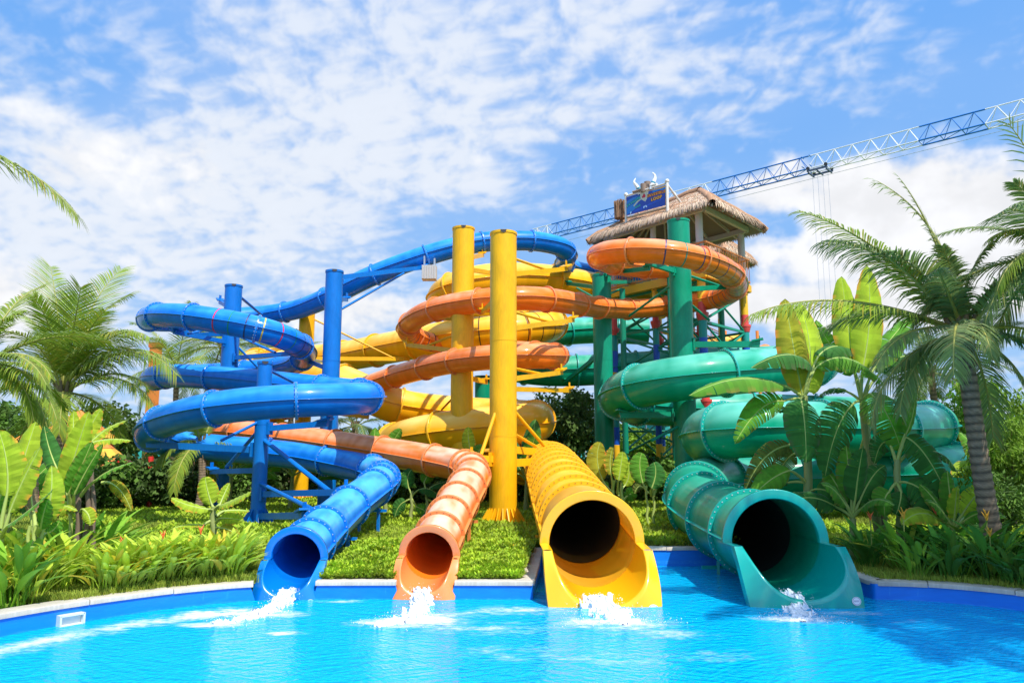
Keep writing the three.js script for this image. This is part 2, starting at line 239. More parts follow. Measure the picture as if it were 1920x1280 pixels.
// ---------------------------------------------------------------- water slides
const UP = new V3(0, 1, 0);
function gel(c) { return new THREE.MeshPhysicalMaterial({ color: 0xffffff, vertexColors: true, roughness: 0.36, specularIntensity: 0.28, clearcoat: 0.24, clearcoatRoughness: 0.10, side: THREE.DoubleSide }); }
const boltMat = mat(0.62, 0.64, 0.66, 0.4, { metalness: 0.3 });
function slide(o) {
  const curve = new THREE.CatmullRomCurve3(o.pts, false, 'centripetal'); curve.arcLengthDivisions = 1200;
  const L = curve.getLength(), step = o.R * 0.22, n = Math.round(L / step);
  const fr = []; for (let i = 0; i <= n; i++) { const p = curve.getPointAt(i / n); fr.push({ p }); }
  for (let k = 0; k < 6; k++) { const q = fr.map(f => f.p.clone()); for (let i = 1; i < n; i++) fr[i].p.copy(q[i]).multiplyScalar(0.5).addScaledVector(q[i - 1], 0.25).addScaledVector(q[i + 1], 0.25); }
  fr.forEach((f, i) => { const t = fr[Math.min(n, i + 1)].p.clone().sub(fr[Math.max(0, i - 1)].p).normalize(); f.t = t; f.s = t.clone().cross(UP).normalize(); f.u = f.s.clone().cross(t).normalize(); });
  const at = s => { const q = clamp(s / L * n, 0, n), i = Math.min(n - 1, Math.floor(q)), w = q - i, a = fr[i], b = fr[i + 1], mix = k => a[k].clone().lerp(b[k], w); return { p: mix('p'), t: mix('t').normalize(), s: mix('s').normalize(), u: mix('u').normalize() }; };
  const R = o.R, end = fr[n], base = new V3(end.p.x, 0, end.p.z);
  const root = thing(o.name, o.label, 'water slide', base);
  const shell = gel(), glowShell = gel(), lipM = mat(...o.lip, 0.38, { clearcoat: 0.5, clearcoatRoughness: 0.15 });
  const ring = (f, q, r) => f.p.clone().addScaledVector(f.s, Math.cos(q) * r).addScaledVector(f.u, Math.sin(q) * r);
  const rr = rngOf(o.seed);
  // joints, measured back from the mouth
  const joints = [...o.near]; let s = joints[joints.length - 1]; while (s < L - 1.5) { s += o.pitch * (0.86 + 0.28 * rr()); joints.push(Math.min(s, L)); }
  const cuts = joints.map(d => Math.max(0, L - d)).reverse(); if (cuts[0] > 0.3) cuts.unshift(0); cuts[cuts.length - 1] = L;
  if (o.glow) { glowShell.transmission = 0.3; glowShell.thickness = 0; glowShell.roughness = 0.7; }
  if (o.shadeSpan) part('inner_shade', mat(0.03, 0.03, 0.028, 0.8), root, g => g.grid(40, 36, (i, j) => ring(at(L - lerp(o.shadeSpan[0], o.shadeSpan[1], i / 40)), (j % 36) / 36 * 2 * Math.PI, R - 0.012)));  // near-black sleeve, its colour standing in for the unlit inside of the tube
  const NR = 40;
  for (let k = 0; k + 1 < cuts.length; k++) {
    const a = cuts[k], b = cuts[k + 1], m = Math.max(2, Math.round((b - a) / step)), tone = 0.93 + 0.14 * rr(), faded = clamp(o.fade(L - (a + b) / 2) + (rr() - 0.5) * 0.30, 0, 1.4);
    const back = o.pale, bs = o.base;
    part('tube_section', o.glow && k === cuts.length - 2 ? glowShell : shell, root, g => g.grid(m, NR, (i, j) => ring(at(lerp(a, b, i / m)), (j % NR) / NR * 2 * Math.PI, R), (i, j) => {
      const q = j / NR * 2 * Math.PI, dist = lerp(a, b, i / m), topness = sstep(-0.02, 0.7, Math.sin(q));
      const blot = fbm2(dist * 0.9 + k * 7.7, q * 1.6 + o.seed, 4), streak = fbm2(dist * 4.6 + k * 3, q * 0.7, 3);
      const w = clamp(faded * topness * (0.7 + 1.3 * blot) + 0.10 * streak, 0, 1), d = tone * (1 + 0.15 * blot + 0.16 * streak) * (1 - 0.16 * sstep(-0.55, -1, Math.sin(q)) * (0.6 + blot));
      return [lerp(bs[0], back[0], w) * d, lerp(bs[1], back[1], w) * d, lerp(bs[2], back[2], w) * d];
    }));
    for (const side of [1, -1]) part('seam_rib', lipM, root, g => {
      const w = R * 0.07 + 0.025, prof = [[R - 0.006, 0.013], [R + w, 0.011], [R + w, -0.011], [R - 0.006, -0.013]];
      g.grid(m, 3, (i, j) => { const f = at(lerp(a, b, i / m)); return f.p.clone().addScaledVector(f.s, side * prof[j][0]).addScaledVector(f.u, prof[j][1]); });
    });
  }
  const flange = (d, wide = 1) => {
    const f = at(d), h = (0.028 + 0.008 * R) * wide, out = R * 0.075 + 0.03;
    const prof = [[R + 0.001, -h], [R + out - 0.006, -h], [R + out, -h + 0.008], [R + out, h - 0.008], [R + out - 0.006, h], [R + 0.001, h]];
    const fl = part('flange', lipM, root, g => { for (let k = 0; k < prof.length - 1; k++) g.grid(1, 48, (i, j) => { const [r, x] = prof[k + i]; return ring(f, (j % 48) / 48 * 2 * Math.PI, r).addScaledVector(f.t, x); }); });
    part('bolt_ring', o.bolt || boltMat, fl, g => { const nb = Math.round(R * 58); for (let j = 0; j < nb; j++) { const q = (j + 0.5) / nb * 2 * Math.PI; for (const x of [-1, 1]) { const c = ring(f, q, R + out * 0.55).addScaledVector(f.t, x * h); g.cyl(c, c.clone().addScaledVector(f.t, x * 0.010), 0.009 + 0.005 * R, undefined, 5); } } }).userData.kind = 'stuff';
  };
  cuts.slice(1, -1).forEach(c => flange(c));
  (o.stripes || []).forEach(([from, to, count, cols]) => { for (let k = 0; k < count; k++) { const f = at(L - lerp(from, to, k / (count - 1 || 1))); part('stripe_band', cols[k % cols.length], root, g => g.grid(1, 40, (i, j) => ring(f, (j % 40) / 40 * 2 * Math.PI, R + 0.004).addScaledVector(f.t, (i - 0.5) * 0.045))); } });
  // mouth: rim over the upper half, trough with flared cheeks below
  const f = end, Lm = o.lip_len, led = o.ledge, T = f.t.clone().add(new V3(o.yaw || 0, 0, 0)), fwd = q => { const d = clamp(-Math.sin(q), 0, 1); return Lm * (led + (1 - led) * (1 - Math.pow(1 - d, 2.6))); };
  const wide = R * 0.1 + 0.075, drop = f.p.y + 0.35, mouth = new THREE.Group();
  const rimM = mat(...o.lip.map((c, i) => c * (o.rimTone || 1)), 0.3, { clearcoat: 0.6, clearcoatRoughness: 0.1 });
  part('mouth_rim', rimM, root, g => {
    const prof = [[R - 0.012, -0.05], [R - 0.012, 0.018], [R + 0.004, 0.03], [R + wide - 0.012, 0.03], [R + wide, 0.018], [R + wide, -0.03], [R, -0.035]];
    g.grid(36, prof.length - 1, (i, j) => ring(f, i / 36 * Math.PI, prof[j][0]).addScaledVector(T, prof[j][1]));
  });
  const inner = q => ring(f, q, R).addScaledVector(T, fwd(q)), W = R + wide;
  const outer = q => {
    const c = Math.cos(q), d = -Math.sin(q), c0 = Math.cos(50 * Math.PI / 180);
    let x, y; if (Math.abs(c) >= c0) { const t = d / Math.sin(50 * Math.PI / 180); x = W * Math.sign(c) * (1 + 0.03 * Math.sin(t * Math.PI) - 0.10 * t * t); y = -drop * Math.pow(t, 1.0); } else { x = W * 0.90 * c / c0; y = -drop; }
    const z = fwd(q); const v = f.p.clone().addScaledVector(f.s, x).addScaledVector(T, z); v.y += y; return v;
  };
  const NQ = 56, ang = i => -i / NQ * Math.PI;
  const trough = part('mouth_trough', rimM, root, g => {
    g.grid(NQ, 6, (i, j) => { const q = ang(i); return ring(f, q, R).addScaledVector(T, fwd(q) * j / 6 - (j ? 0 : 0.03)); });
    const bev = 5, bw = 0.055 * (R + 0.5);
    // rounded inner edge running out into the flat cheek
    g.grid(NQ, bev + 3, (i, j) => {
      const q = ang(i), I = inner(q), O = outer(q), dir = O.clone().sub(I), len = dir.length(); dir.normalize();
      const w = Math.min(bw, len * 0.5);
      if (j <= bev) { const t = j / bev * Math.PI / 2; return I.clone().addScaledVector(dir, w * (1 - Math.cos(t))).addScaledVector(T, w * Math.sin(t)); }
      const u = (j - bev) / 3, p = I.clone().addScaledVector(dir, w + (len - w) * u); return p.addScaledVector(T, w);
    });
    g.grid(NQ, 4, (i, j) => { const q = ang(i), O = outer(q).addScaledVector(T, bw); const k = j / 4, back = O.clone().addScaledVector(T, -0.15); return O.lerp(back, k); });
    for (const sd of [0, -Math.PI]) { const I0 = ring(f, sd, R), O0 = f.p.clone().addScaledVector(f.s, Math.cos(sd) * W), n = fwd(sd) + bw * 0.5; g.grid(6, 3, (i, j) => I0.clone().lerp(O0, j / 3).addScaledVector(T, n * i / 6).add(new V3(0, 0.012 * Math.sin(j / 3 * Math.PI), 0))); }
  });
  if (o.sticker) {
    const mid = q => { const I = inner(q), O = outer(q), d = O.clone().sub(I), l = d.length(), w = Math.min(0.055 * (R + 0.5), l * 0.5); return I.addScaledVector(d, (w / l + (1 - w / l) * 0.5)).addScaledVector(T, w); };
    const q = -Math.PI + 0.66, c = mid(q), e1 = outer(q).sub(inner(q)).normalize(), e2 = mid(q + 0.06).sub(mid(q - 0.06)).normalize(), nn = e1.clone().cross(e2).normalize(); if (nn.z < 0) nn.negate();
    const ax = new V3(1, 0, 0).addScaledVector(nn, -nn.x).normalize(), ay = nn.clone().cross(ax);
    part('sticker', M.sticker, root, g => g.grid(1, 24, (i, j) => { const a = (j % 24) / 24 * 2 * Math.PI; return c.clone().addScaledVector(ax, Math.cos(a) * (0.05 + 0.04 * R) * i).addScaledVector(ay, Math.sin(a) * (0.04 + 0.03 * R) * i).addScaledVector(nn, 0.008); }, null, (i, j) => { const a = (j % 24) / 24 * 2 * Math.PI; return [0.5 + Math.cos(a) * 0.5 * i, 0.5 + Math.sin(a) * 0.5 * i]; }));
  }
  // saddles under the last run
  for (const d of o.saddles || []) {
    const q = at(L - d), gy = ground(q.p.x, q.p.z);
    part('saddle_post', lipM, root, g => {
      for (const x of [-0.55, 0.55]) { const top = q.p.clone().addScaledVector(q.s, x * R).addScaledVector(q.u, -R * 0.9), foot = top.clone(); foot.y = poolDist(top.x, top.z) < 0 ? -1.2 : gy - 0.1; g.beam(foot, top, 0.06); }
      const a = q.p.clone().addScaledVector(q.s, -R).addScaledVector(q.u, -R * 1.07), b = q.p.clone().addScaledVector(q.s, R).addScaledVector(q.u, -R * 1.07); g.beam(a, b, 0.06);
    });
  }
  return { at, L, end };
}
M.sticker = mat(1, 1, 1, 0.4, { map: dataTex(128, 96, (x, y) => { const u = (x - 64) / 64, v = (y - 48) / 48; const ringy = Math.abs(Math.hypot(u, v) - 0.82) < 0.05; const txt = Math.abs(v) < 0.22 && Math.abs(u) < 0.6 && ((x >> 2) % 3 !== 0) && noise2(x * 0.3, y * 0.4) > -0.15; return ringy || txt ? [0.45, 0.5, 0.62] : [0.86, 0.87, 0.88]; }, true) });
const px = list => list.map(a => P(...a));
const bandRed = mat(0.62, 0.02, 0.05, 0.45), bandGreen = mat(0.0, 0.22, 0.16, 0.45), bandDark = mat(0.006, 0.03, 0.12, 0.45), bandYellow = mat(0.62, 0.45, 0.02, 0.45), bandBrown = mat(0.05, 0.012, 0.01, 0.45);
const blue = slide({
  name: 'water_slide', label: 'narrow blue tube slide winding round the blue columns to the leftmost mouth', seed: 11, R: 0.415, lip_len: 0.64, ledge: 0.16, yaw: -0.03, pitch: 2.3,
  base: [0.001, 0.158, 0.60], pale: [0.07, 0.42, 0.82], lip: [0.001, 0.185, 0.64], rimTone: 1.0, fade: d => d < 9 ? 1.2 : 0.42,
  near: [0, 0.95, 2.0, 3.9, 5.6, 6.3, 7.0, 8.8], sticker: true, saddles: [3.0, 5.2],
  stripes: [[55.9, 52.6, 8, [bandRed, bandGreen, bandDark, bandYellow]]],
  pts: px([[1215, 528, 38], [1160, 519, 37.8], [1110, 511, 37.2], [1072, 503, 36], [1058, 493, 34.4], [1064, 479, 33], [1052, 463, 32], [1010, 453, 31.4], [960, 451, 31], [890, 456, 30.6], [800, 479, 30.2], [700, 516, 30.2], [620, 555, 31], [560, 579, 32.2], [500, 590, 32.6], [440, 595, 32.2], [380, 599, 31.6], [325, 602, 30.4], [285, 600, 28.8], [282, 595, 27.2], [305, 591, 25.9], [350, 593, 25.2], [400, 600, 24.8], [450, 609, 24.7], [510, 624, 25], [552, 642, 26], [570, 660, 27.6], [558, 679, 29.4], [510, 690, 30.8], [440, 697, 31.6], [360, 703, 31.6], [312, 708, 30.6], [286, 709, 29], [296, 706, 27.9], [338, 704.5, 27.2], [400, 708, 26.6], [480, 715, 26], [560, 724, 25.2], [630, 732, 24.2], [677, 738, 22.9], [694, 743, 21.6], [678, 746, 20.5], [640, 748, 19.8], [580, 750, 19.3], [520, 753, 19.1], [460, 758, 19], [400, 766, 19.1], [345, 778, 19.6], [300, 794, 20.5], [281, 811, 21.9], [295, 824, 23.3], [340, 833, 24.4], [400, 839, 24.7], [480, 846, 24.5], [560, 855, 24], [630, 867, 23.2], [685, 879, 22.2], [716, 890, 20.9], [708, 908, 19.2], [680, 930, 18], [650, 953, 17], [600, 999, 15], [555, 1046, 13.3]]),
});
const orange = slide({
  name: 'water_slide', label: 'narrow orange tube slide looping from the thatched tower to the peach coloured mouth', seed: 23, R: 0.405, lip_len: 0.64, ledge: 0.2, yaw: -0.02, pitch: 2.3,
  base: [0.88, 0.185, 0.012], pale: [0.90, 0.55, 0.36], lip: [0.76, 0.23, 0.06], rimTone: 1.15, fade: d => d < 8 ? 1.45 : d < 16 ? 0.5 : d > 60 ? 0.28 : 0.40,
  near: [0, 1.05, 2.15, 3.3, 4.5, 5.7, 6.6, 7.2, 8.6], sticker: false, saddles: [3.4], bolt: mat(0.30, 0.12, 0.06, 0.5),
  stripes: [[81.0, 72.8, 15, [bandDark, bandGreen, bandDark, bandBrown]], [53.6, 50, 8, [bandBrown, bandDark]]],
  pts: px([[1290, 506, 32.5], [1240, 504, 31.8], [1180, 500, 30.4], [1138, 491, 28.6], [1124, 481, 26.8], [1145, 473, 25.3], [1190, 470, 24.6], [1250, 473, 24.3], [1310, 485, 24.6], [1355, 503, 25.6], [1378, 525, 27.4], [1374, 546, 29.6], [1330, 562, 31.5], [1260, 573, 32.4], [1190, 579, 31.8], [1130, 577, 29.8], [1085, 571, 27.6], [1040, 563, 26.2], [990, 559, 25.5], [930, 561, 25.4], [860, 570, 26.2], [805, 584, 27.4], [772, 603, 29], [766, 624, 31], [805, 641, 32.6], [870, 650, 33], [950, 656, 32], [1015, 661, 30], [1046, 666, 27.6], [1034, 668, 25.6], [990, 668, 24.6], [920, 670, 24.8], [850, 678, 26.2], [780, 694, 28.4], [715, 714, 30.5], [645, 738, 31.8], [560, 762, 32], [470, 784, 31.4], [405, 795, 30.2], [380, 801, 28.6], [400, 806, 27], [470, 813, 25.8], [560, 823, 24.6], [660, 837, 23.3], [760, 853, 22], [830, 866, 21.1], [875, 876, 20.2], [886, 889, 19.1], [878, 908, 18], [862, 935, 16.8], [835, 983, 15], [805, 1041, 13.3]]),
});
const yellow = slide({
  name: 'water_slide', label: 'wide yellow tube slide coiling behind the yellow columns to the yellow mouth', seed: 37, R: 0.72, lip_len: 1.05, ledge: 0.42, yaw: 0.06, pitch: 2.6,
  base: [0.90, 0.42, 0.005], pale: [0.90, 0.66, 0.17], lip: [0.90, 0.45, 0.006], rimTone: 1.05, fade: d => d < 12 ? 0.3 : 0.6,
  near: [0, 1.5, 2.4, 3.6, 4.5, 5.7, 6.6, 7.8, 8.7, 9.9, 10.8, 12.6], sticker: true, glow: true, shadeSpan: [1.5, 9], saddles: [4, 8], bolt: mat(0.34, 0.2, 0.02, 0.5),
  stripes: [[69.5, 66, 7, [bandBrown]]],
  pts: px([[1245, 572, 38.5], [1180, 556, 37.6], [1120, 541, 36.6], [1060, 529, 35.4], [1000, 523, 34.4], [930, 523, 33.4], [870, 534, 33], [835, 551, 33.6], [836, 568, 35.2], [880, 582, 37], [950, 590, 37.6], [1010, 597, 36.8], [1034, 606, 35], [1015, 614, 33.4], [960, 620, 32.6], [890, 626, 32.6], [810, 637, 33.4], [730, 652, 35], [650, 667, 37], [580, 674, 38.6], [520, 678, 38.6], [478, 683, 37], [485, 690, 35], [530, 697, 33.6], [590, 705, 32.6], [640, 716, 31.8], [690, 739, 31.2], [750, 763, 31.2], [820, 772, 32.2], [890, 777, 32.8], [955, 781, 32], [998, 786, 30.2], [1000, 792, 28.4], [965, 796, 27.2], [920, 800, 26.7], [860, 807, 26.6], [795, 817, 27.2], [748, 829, 28.4], [736, 840, 30.2], [765, 848, 31.8], [830, 855, 32.4], [900, 860, 31.4], [965, 865, 29.2], [1010, 870, 26.6], [1031, 876, 24], [1044, 896, 20.8], [1064, 935, 17.3], [1085, 974, 15], [1110, 1018, 13.1]]),
});
const green = slide({
  name: 'water_slide', label: 'wide green tube slide curling round the green columns to the rightmost mouth', seed: 53, R: 0.72, lip_len: 1.05, ledge: 0.45, yaw: 0.13, pitch: 2.7,
  base: [0.0, 0.28, 0.155], pale: [0.20, 0.60, 0.48], lip: [0.0, 0.34, 0.27], rimTone: 1.0, fade: d => d < 6 ? 0.16 : d < 30 ? 0.28 : 0.6,
  near: [0, 1.5, 3.3, 4.9, 6.4], sticker: true, shadeSpan: [1.5, 6.3], saddles: [2.4, 5.2],
  stripes: [[24.0, 17.6, 8, [bandDark]]],
  pts: px([[1215, 622, 42], [1120, 619, 42], [1030, 626, 41], [965, 645, 39.6], [940, 668, 38], [965, 687, 36.6], [1030, 695, 36], [1100, 694, 36], [1180, 689, 36], [1280, 683, 36], [1400, 679, 35.4], [1490, 678, 33.6], [1535, 681, 31], [1520, 687, 28.4], [1465, 691, 26.4], [1390, 697, 25.2], [1300, 706, 24.8], [1220, 719, 25.3], [1172, 735, 26.6], [1164, 750, 28.8], [1195, 761, 30.8], [1260, 766, 31.8], [1400, 770, 32], [1560, 776, 31], [1690, 786, 28.6], [1750, 797, 25.6], [1725, 804, 23], [1640, 806, 21.2], [1550, 805, 20.4], [1450, 803, 19.9], [1385, 805, 19.9], [1338, 812, 20.8], [1328, 823, 22.6], [1370, 834, 24.6], [1450, 843, 26.2], [1560, 850, 27.2], [1690, 858, 27], [1775, 867, 25.6], [1800, 876, 23.8], [1750, 885, 22.6], [1650, 891, 22.4], [1540, 895, 22.6], [1440, 897, 22.6], [1368, 901, 21.8], [1318, 914, 20.3], [1305, 937, 18.7], [1340, 966, 17], [1395, 993, 15.1], [1454, 1017, 13.1]]),
});

// ---------------------------------------------------------------- support columns
function column(label, color, top, D, r, fins, arms, group) {
  const t = P(top[0], top[1], D), base = new V3(t.x, 0, t.z); base.y = ground(base.x, base.z) - 0.05;
  const root = tag(thing('support_column', label, 'column', base), null, null, null, 'thing');
  const m = mat(...color, 0.45, { specularIntensity: 0.5, clearcoat: 0.15, clearcoatRoughness: 0.2, map: paintWear() }), H = t.y;
  part('post', m, root, g => { const ys = [base.y, lerp(base.y, H, 0.3), lerp(base.y, H, 0.62), H]; for (let k = 0; k < 3; k++) g.grid(1, 36, (i, j) => new V3(base.x + Math.cos((j % 36) / 36 * 6.28318) * r, ys[k + i], base.z + Math.sin((j % 36) / 36 * 6.28318) * r), null, (i, j) => [j / 36 * r * 6.28, ys[k + i]]); });
  part('weld_seam', m, root, g => { for (const q of [0.3, 0.62]) { const y = lerp(base.y, H, q); g.cyl(new V3(base.x, y - 0.012, base.z), new V3(base.x, y + 0.012, base.z), r + 0.006, undefined, 36, false); } });
  part('cap_rim', m, root, g => { g.cyl(new V3(base.x, H - 0.07, base.z), new V3(base.x, H, base.z), r + 0.018, undefined, 36, false); g.cyl(new V3(base.x, H - 0.03, base.z), new V3(base.x, H - 0.02, base.z), r, undefined, 36); });
  part('hole_shade_disc', M.dark, root, g => { const to = new V3(-base.x, 0, -base.z).normalize(), c = new V3(base.x, H - 0.075, base.z).addScaledVector(to, r + 0.021), s = to.clone().cross(UP); g.grid(1, 12, (i, j) => c.clone().addScaledVector(s, Math.cos(j / 12 * Math.PI) * 0.085 * i).addScaledVector(UP, 0.07 - Math.sin(j / 12 * Math.PI) * 0.085 * i)); });  // flat dark half disc painted as the shade of a lifting hole
  if (fins) for (let k = 0; k < fins; k++) part('base_gusset', m, root, g => { const a = (k + 0.5) / fins * 6.28318, d = new V3(Math.cos(a), 0, Math.sin(a)), s = new V3(-d.z, 0, d.x), o = base.clone(); const A = [[r - 0.01, 0], [r + 0.3, 0], [r + 0.3, 0.1], [r + 0.02, 0.55], [r - 0.01, 0.55]].map(([x, y]) => o.clone().addScaledVector(d, x).addScaledVector(UP, y)); for (const w of [-0.014, 0.014]) { const B = A.map(v => v.clone().addScaledVector(s, w)); g.quad(B[0], B[1], B[2], B[3]); g.quad(B[0], B[3], B[4], B[4]); } for (let e = 1; e < 4; e++) { const p = A[e], q = A[e + 1]; g.quad(p.clone().addScaledVector(s, -0.014), p.clone().addScaledVector(s, 0.014), q.clone().addScaledVector(s, 0.014), q.clone().addScaledVector(s, -0.014)); } });
  if (fins) part('base_plate', m, root, g => g.cyl(base.clone(), base.clone().add(new V3(0, 0.07, 0)), r + 0.34, undefined, 24));
  for (const [x0, y0, x1, y1, D1, w = 0.14, kind = 'arm', D0] of arms) {
    const far = P(x1, y1, D1); let a;
    if (D0) a = P(x0, y0, D0); else { a = P(x0, y0, D); const d = new V3(far.x - base.x, 0, far.z - base.z).normalize(); a.x = base.x + d.x * r * 0.9; a.z = base.z + d.z * r * 0.9; }
    part(kind, m, root, g => { if (kind === 'brace') g.cyl(a, far, w / 2, undefined, 8); else { g.beam(a, far, w * 0.75, w); } });
    if (kind === 'arm' && !D0) part('arm_plate', m, root, g => { const d = far.clone().sub(a).setY(0).normalize(); const c = a.clone().addScaledVector(d, r * 0.1 + 0.02); g.beam(c.clone().add(new V3(0, -w * 1.1, 0)), c.clone().add(new V3(0, w * 1.1, 0)), w * 1.5, 0.06); });
    if (kind === 'arm') part('saddle', m, root, g => { const d = far.clone().sub(a).normalize(); g.beam(far.clone().addScaledVector(d, -0.25).add(new V3(0, w * 0.5, 0)), far.clone().addScaledVector(d, 0.12).add(new V3(0, w * 0.9, 0)), 0.3, 0.05); g.beam(far.clone().add(new V3(0, 0, 0)), far.clone().add(new V3(0, 0.28, 0)), 0.12, 0.03); });
  }
  return root;
}
function paintWear() { return paintWear.t ||= dataTex(512, 512, (x, y) => { const n = tileNoise(x, y, 512, 5, 4), f = tileNoise(x * 4 % 512, y, 512, 14, 4), st = sstep(0.35, 0.8, fbm2(x * 0.09, y * 0.006, 3) + 0.2 * f), k = 0.94 + 0.09 * n + 0.06 * f - 0.16 * st; return [k, k, k]; }, true, 0.5, 0.25); }
const cy = [0.93, 0.47, 0.005], cb = [0.001, 0.17, 0.58], cg = [0.0, 0.29, 0.16];
column('tall front yellow column before the orange slide loops', cy, [944, 437], 21, 0.37, 22, [
  [969, 510, 1062, 504, 24.5], [969, 476, 1026, 506, 23.8, 0.09, 'brace'], [969, 613, 1075, 600, 25.5], [969, 578, 1040, 606, 24.5, 0.09, 'brace'],
  [969, 709, 1053, 698, 24.8], [969, 686, 1030, 704, 24, 0.09, 'brace'], [969, 727, 1068, 732, 26.5], [955, 868, 1066, 861, 22.6, 0.2], [958, 766, 1036, 854, 22.2, 0.1, 'brace'], [938, 861, 884, 858, 20.4, 0.17], [948, 776, 902, 852, 20.3, 0.1, 'brace'], [972, 842, 1053, 852, 25, 0.2], [972, 806, 1020, 846, 24, 0.1, 'brace'], [925, 548, 905, 584, 25.2]]);
column('yellow column further back, seen left of the front yellow column', cy, [869, 428], 26.4, 0.385, 22, [
  [849, 656, 763, 646, 29.5, 0.16], [849, 624, 801, 648, 28.4, 0.1, 'brace'], [888, 650, 925, 660, 30, 0.16], [888, 706, 912, 716, 28, 0.16], [847, 732, 828, 768, 28.8, 0.08, 'brace'], [888, 500, 925, 512, 30.5, 0.16], [888, 480, 905, 478, 30.5, 0.16], [888, 850, 940, 852, 29, 0.16], [850, 846, 790, 842, 29.4, 0.16]]);
column('slim yellow column behind the two blue columns on the left', cy, [577, 560], 33, 0.33, 20, [
  [590, 672, 768, 673, 34, 0.17], [592, 598, 737, 671, 33.8, 0.08, 'brace'], [565, 640, 485, 664, 35.4, 0.16], [592, 768, 690, 782, 31.5, 0.16], [565, 800, 520, 790, 31.5, 0.14]]);
column('tall blue column under the climbing blue tube', cb, [627, 508], 26, 0.295, 0, [
  [641, 517, 797, 501, 30, 0.16], [641, 580, 757, 512, 29.4, 0.09, 'brace'], [641, 556, 650, 562, 29.5, 0.14], [640, 770, 662, 768, 23.4, 0.16], [611, 690, 575, 676, 28, 0.14]]);
column('blue column in the middle of the upper left blue loop', cb, [438, 535], 28.4, 0.31, 0, [
  [452, 547, 490, 590, 31.5, 0.11, 'brace'], [420, 643, 326, 622, 25.8, 0.15], [420, 625, 350, 628, 29.6, 0.15], [424, 610, 352, 626, 25.8, 0.08, 'brace'], [442, 672, 548, 662, 26.2, 0.15], [450, 628, 516, 661, 26, 0.09, 'brace'], [444, 650, 490, 696, 29, 0.09, 'brace'], [424, 575, 412, 566, 30.8, 0.15]]);
column('short dark blue column with flared foot on the lawn', cb, [497, 678], 20.6, 0.19, 8, [
  [479, 843, 276, 833, 21.2, 0.17], [480, 804, 424, 876, 22.6, 0.1, 'brace'], [479, 793, 414, 826, 19.6, 0.08, 'brace'], [479, 882, 396, 884, 23.6, 0.14], [500, 803, 614, 794, 20.4, 0.15], [500, 690, 548, 716, 24, 0.09, 'brace'], [500, 826, 636, 935, 18.2, 0.12, 'brace'], [500, 926, 648, 922, 17.9, 0.15], [488, 967, 570, 966, 16.9, 0.15], [492, 906, 600, 962, 16.4, 0.1, 'brace']]);
column('front green column rising through the orange loop', cg, [1272, 414], 26.5, 0.385, 22, [
  [1295, 540, 1388, 536, 28.4, 0.17], [1295, 512, 1350, 536, 28, 0.1, 'brace'], [1260, 512, 1212, 491, 24.8, 0.17], [1258, 525, 1180, 592, 30.6, 0.1, 'brace'], [1260, 490, 1240, 478, 25, 0.1, 'brace'], [1296, 647, 1425, 645, 25.6, 0.2], [1296, 560, 1330, 600, 28, 0.1, 'brace'], [1264, 778, 1163, 778, 26.2, 0.2], [1268, 800, 1222, 826, 25.6, 0.1, 'brace'], [1296, 880, 1330, 882, 21.6, 0.2]]);
column('green column further back, left of the front green column', cg, [1128, 516], 31, 0.385, 22, [
  [1140, 515, 1218, 503, 28, 0.16], [1112, 536, 1064, 531, 34.6, 0.16], [1112, 560, 1082, 540, 34.4, 0.1, 'brace'], [1144, 526, 1218, 528, 37, 0.16], [1147, 552, 1178, 536, 36, 0.1, 'brace'], [1116, 662, 1060, 716, 35.4, 0.16], [1142, 760, 1160, 772, 29.6, 0.16]]);
column('low green column behind the lower green tube', cg, [905, 705], 36, 0.36, 0, [[905, 712, 960, 706, 36.4, 0.16]]);
// ---------------------------------------------------------------- start tower with thatched roof
const strawTex = dataTex(512, 512, (x, y) => { const a = fbm2(x * 0.12, y * 0.016, 4) * 0.5 + 0.5, b = tileNoise(x, y, 512, 6, 3) * 0.5 + 0.5; const k = 0.55 + 0.75 * a; return [lerp(0.70, 0.78, b) * k, lerp(0.54, 0.61, b) * k, lerp(0.42, 0.46, b) * k]; }, true);
M.straw = mat(0.9, 0.86, 0.82, 0.95, { map: strawTex, vertexColors: true });
M.strawBlade = mat(0.56, 0.41, 0.29, 0.95, { vertexColors: true });
M.greenSteel = mat(0.0, 0.23, 0.135, 0.45); M.deckYellow = mat(0.70, 0.36, 0.012, 0.5); M.orangeRail = mat(0.50, 0.17, 0.03, 0.5);
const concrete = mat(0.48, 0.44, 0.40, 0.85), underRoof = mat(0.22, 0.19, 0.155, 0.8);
const tA = new V3(8.1, 0, -30), tL = new V3(3.6, 0, -35.6), tB = new V3(11.5, 0, -33.8);
const tU = tL.clone().sub(tA), tV = tB.clone().sub(tA);           // along the sign side, along the far side
const tp = (u, v, y) => tA.clone().addScaledVector(tU, u).addScaledVector(tV, v).setY(y);
